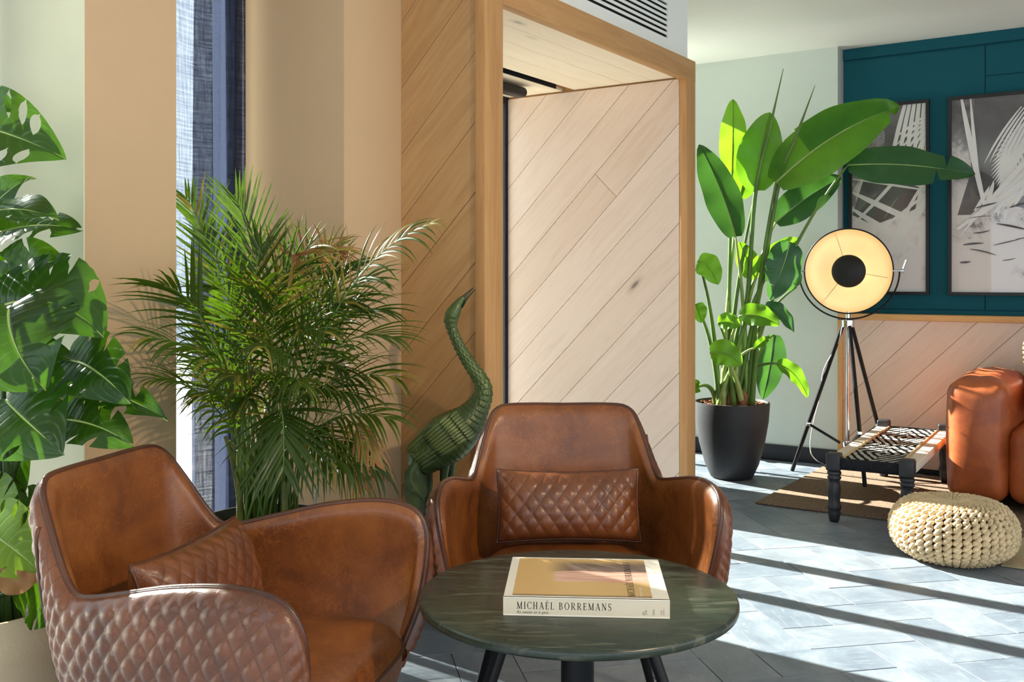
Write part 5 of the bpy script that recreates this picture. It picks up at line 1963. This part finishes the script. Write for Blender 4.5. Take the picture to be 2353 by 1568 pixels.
for i in range(len(pts)):
    tg = (pts[min(i + 1, NR - 1)] - pts[max(i - 1, 0)]).normalized()
    if i:
        acc += (pts[i] - pts[i - 1]).length
    nx_ = tg.cross(up).normalized()
    ny_ = up
    r_ = radii[i]
    fi = i * 150 / NR
    neck = 1 if 52 < fi < 118 else 0
    rw = []
    for j in range(NB):
        th = 2 * pi * j / NB
        # overlapping scale feathers pressed into the neck and breast
        row = acc / .017
        cell = th / (2 * pi) * (14 if fi > 50 else 24) + (.5 if int(row) % 2 else 0)
        e = row - int(row)
        h = (1 - e) ** .8 * max(0, 1 - (abs((cell % 1) - .5) * 2) ** 2 * (.4 + .6 * (1 - e)))
        amp = .0034 if neck else (.0026 if fi <= 52 else .0006)
        rr = r_ * (1.0) + amp * h
        rw.append(pts[i] + nx_ * rr * math.cos(th) + ny_ * rr * .86 * math.sin(th))
    rows.append(rw)
b.grid(rows, closed_v=True)
n0 = len(b.v)
b.add([pts[0]] + rows[0], [(0, 1 + (j + 1) % NB, 1 + j) for j in range(NB)])
b.add([pts[-1]] + rows[-1], [(0, 1 + j, 1 + (j + 1) % NB) for j in range(NB)])
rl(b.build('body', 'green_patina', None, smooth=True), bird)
# beak: two slim blades, slightly open
for (p0, p1, r0) in (((1051, 700), (1088, 661), 7.5), ((1059, 706), (1092, 665), 5.0)):
    b = MB()
    b.tube([bpx(*p0), bpx(p0[0] + (p1[0] - p0[0]) * .4, p0[1] + (p1[1] - p0[1]) * .46), bpx(*p1)], [r0 * K, r0 * .55 * K, .8 * K], 10)
    rl(b.build('beak', 'green_patina', None, smooth=True), bird)
for sg in (-1, 1):
    b = MB()
    c = bpx(1040, 730, BD_ + sg * .0165)
    for (rr, ts) in ((.0062, .0016), (.0034, .0014)):
        b.tube([c + Vector((rr * math.cos(a), 0, rr * math.sin(a))) for a in (2 * pi * i / 16 for i in range(16))], ts, 6, closed=True)
    rl(b.build('eye', 'green_patina', None, smooth=True), bird)
# wing: rows of overlapping feathers on each flank
def feather(a, c, wdt, nrm, seed=0):
    mid = arcmid(a, c, Vector(nrm) * .006, 6)
    f = blade_map(mid, nrm, -.45, 0)
    rows = []
    for i in range(7):
        u = i / 6
        hw = wdt * .5 * (min(1, .5 + u * 2) * math.sqrt(max(0, 1 - u ** 3.5)) + .02)
        rows.append([f(x * hw, u) for x in (-1, -.5, 0, .5, 1)])
    bb = MB()
    bb.grid(rows)
    bk_ = [[p - Vector(nrm).normalized() * .003 for p in r_] for r_ in rows]
    bb.grid(bk_, flip=True)
    return bb
def flank(x, y):
    """depth offset of the body's near surface at a pixel"""
    best = min(cp_[:136], key=lambda q: (q.x - x) ** 2 + (q.y - y) ** 2)
    dd = math.hypot(best.x - x, best.y - y)
    return math.sqrt(max(0, best.z ** 2 - dd ** 2)) * K * .86
ux, uy = -.80, .60                                    # feathers run down and back
for sg in (-1, 1):
    wing = MB()
    rl_rows = [((1072, 972), 10, 22, 1.35, .0), ((1056, 978), 10, 34, 1.55, .1), ((1038, 992), 9, 58, 1.9, .2), ((1016, 1008), 8, 84, 2.4, .3)]
    wparts = []
    for (org, cnt, ln, wdp, tw) in rl_rows:
        for k in range(cnt):
            v = (k + .5) / cnt - .5
            sx_, sy_ = org[0] + v * 74 * .62, org[1] + v * 74 * .78
            a2 = .15 * v
            ex, ey = sx_ + ln * (ux - a2 * .4), sy_ + ln * (uy - a2)
            d0, d1 = flank(sx_, sy_), flank(ex, ey)
            a = bpx(sx_, sy_, BD_ + sg * (d0 + .003))
            c = bpx(ex, ey, BD_ + sg * (max(d1, .016) + .013))
            fb = feather(a, c, wdp * 6.0 * K + .004, (0, sg, 0), k)
            n_ = len(wing.v)
            wing.v += fb.v
            wing.f += [tuple(q + n_ for q in f_) for f_ in fb.f]
            wing.m += fb.m
    rl(wing.build('wing', 'green_patina', None, smooth=True), bird)
# drooping tail plumes, in two tiers
for tier, (y0, y1, cnt, wdt) in enumerate(((1062, 1150, 7, .022), (1085, 1192, 7, .020))):
    for k in range(cnt):
        v = k / (cnt - 1) - .5
        a = bpx(972 + v * 22, y0 + abs(v) * 6, BD_ + v * .07 - .012 * (1 - tier))
        c = bpx(974 + v * 26 - 2 * tier, y1 - abs(v) * 34, BD_ + v * .10 - .02 + .016 * tier)
        mid = bez(a, bpx(951 + v * 44, (y0 + y1) / 2 - 6, BD_ + v * .09 - .022 + .012 * tier), c, 8)
        f = blade_map(mid, (.2, -1, .1), -.3, 0)
        rows = [[f(x * (wdt * (min(1, .5 + u * 1.5) * math.sqrt(max(0, 1 - u ** 4)) + .03)), u) for x in (-1, -.5, 0, .5, 1)] for u in (i / 9 for i in range(10))]
        b = MB()
        b.grid(rows)
        b.grid([[p + Vector((0, .006, 0)) for p in r_] for r_ in rows], flip=True)
        rl(b.build('tail_feather', 'green_patina', None, smooth=True), bird)
for (x0, x1, dd) in ((1022, 1020, -.012), (1036, 1048, .03)):
    b = MB()
    hip, ft = bpx(x0, 1072, BD_ + dd), bpx(x1, 1100, BD_ + dd)
    ft = Vector((ft.x, ft.y, .02))
    kn_ = hip.lerp(ft, .45) + Vector((-.012, 0, 0))
    b.tube(crom([hip + Vector((0, 0, .03)), hip, kn_ + Vector((0, 0, .06)), kn_, ft + Vector((0, 0, .06)), ft], 18), [.026, .025, .022, .018, .014, .011, .010, .0105, .012, .0115, .010, .009, .009, .009, .009, .009, .010, .012], 10)
    for k in (-1, 0, 1):
        b.tube([ft, ft + Vector((.055, .03 * k, -.006)), ft + Vector((.075, .042 * k, -.012))], [.010, .007, .003], 6)
    rl(b.build('leg', 'green_patina', None, smooth=True), bird)
# ---------------------------------------------------------------- added warm spotlight behind the viewer, in an invented ceiling fixture
SPOT = Vector((1.9, .15, 2.36))
AIM = Vector((-.75, 2.6, .75))
sp_t = thing('added_spotlight', 'added unseen spotlight warming the palm and the left walls', 'spotlight', (SPOT.x, SPOT.y, CEIL))
dirv = (AIM - SPOT).normalized()
Rsp = (-dirv).to_track_quat('Z', 'Y').to_matrix()
b = MB()
b.lathe([(.045, .0), (.047, .004), (.047, .13), (.04, .14), (.0, .142)], 28, SPOT - Vector((SPOT.x, SPOT.y, CEIL)) , mat=Rsp)
b.build('lamp_head', 'added_spot_body', sp_t, auto=40)
b = MB()
b.tube([(0, 0, -.001), (0, 0, -.10)], .009, 10)
b.lathe([(.05, -.001), (.05, -.012), (.0, -.013)], 24)
b.build('ceiling_mount', 'added_spot_body', sp_t, auto=40)
ll = bpy.data.lights.new('spotlight', 'SPOT')
ll.energy = 105
ll.spot_size = math.radians(88)
ll.spot_blend = .8
ll.shadow_soft_size = .05
ll.color = (1.0, .74, .48)
lo = bpy.data.objects.new('spotlight', ll)
COL.objects.link(lo)
lo.parent = sp_t
lo.location = SPOT + dirv * .012 - Vector((SPOT.x, SPOT.y, CEIL))
lo.rotation_euler = (-dirv).to_track_quat('Z', 'Y').to_euler()
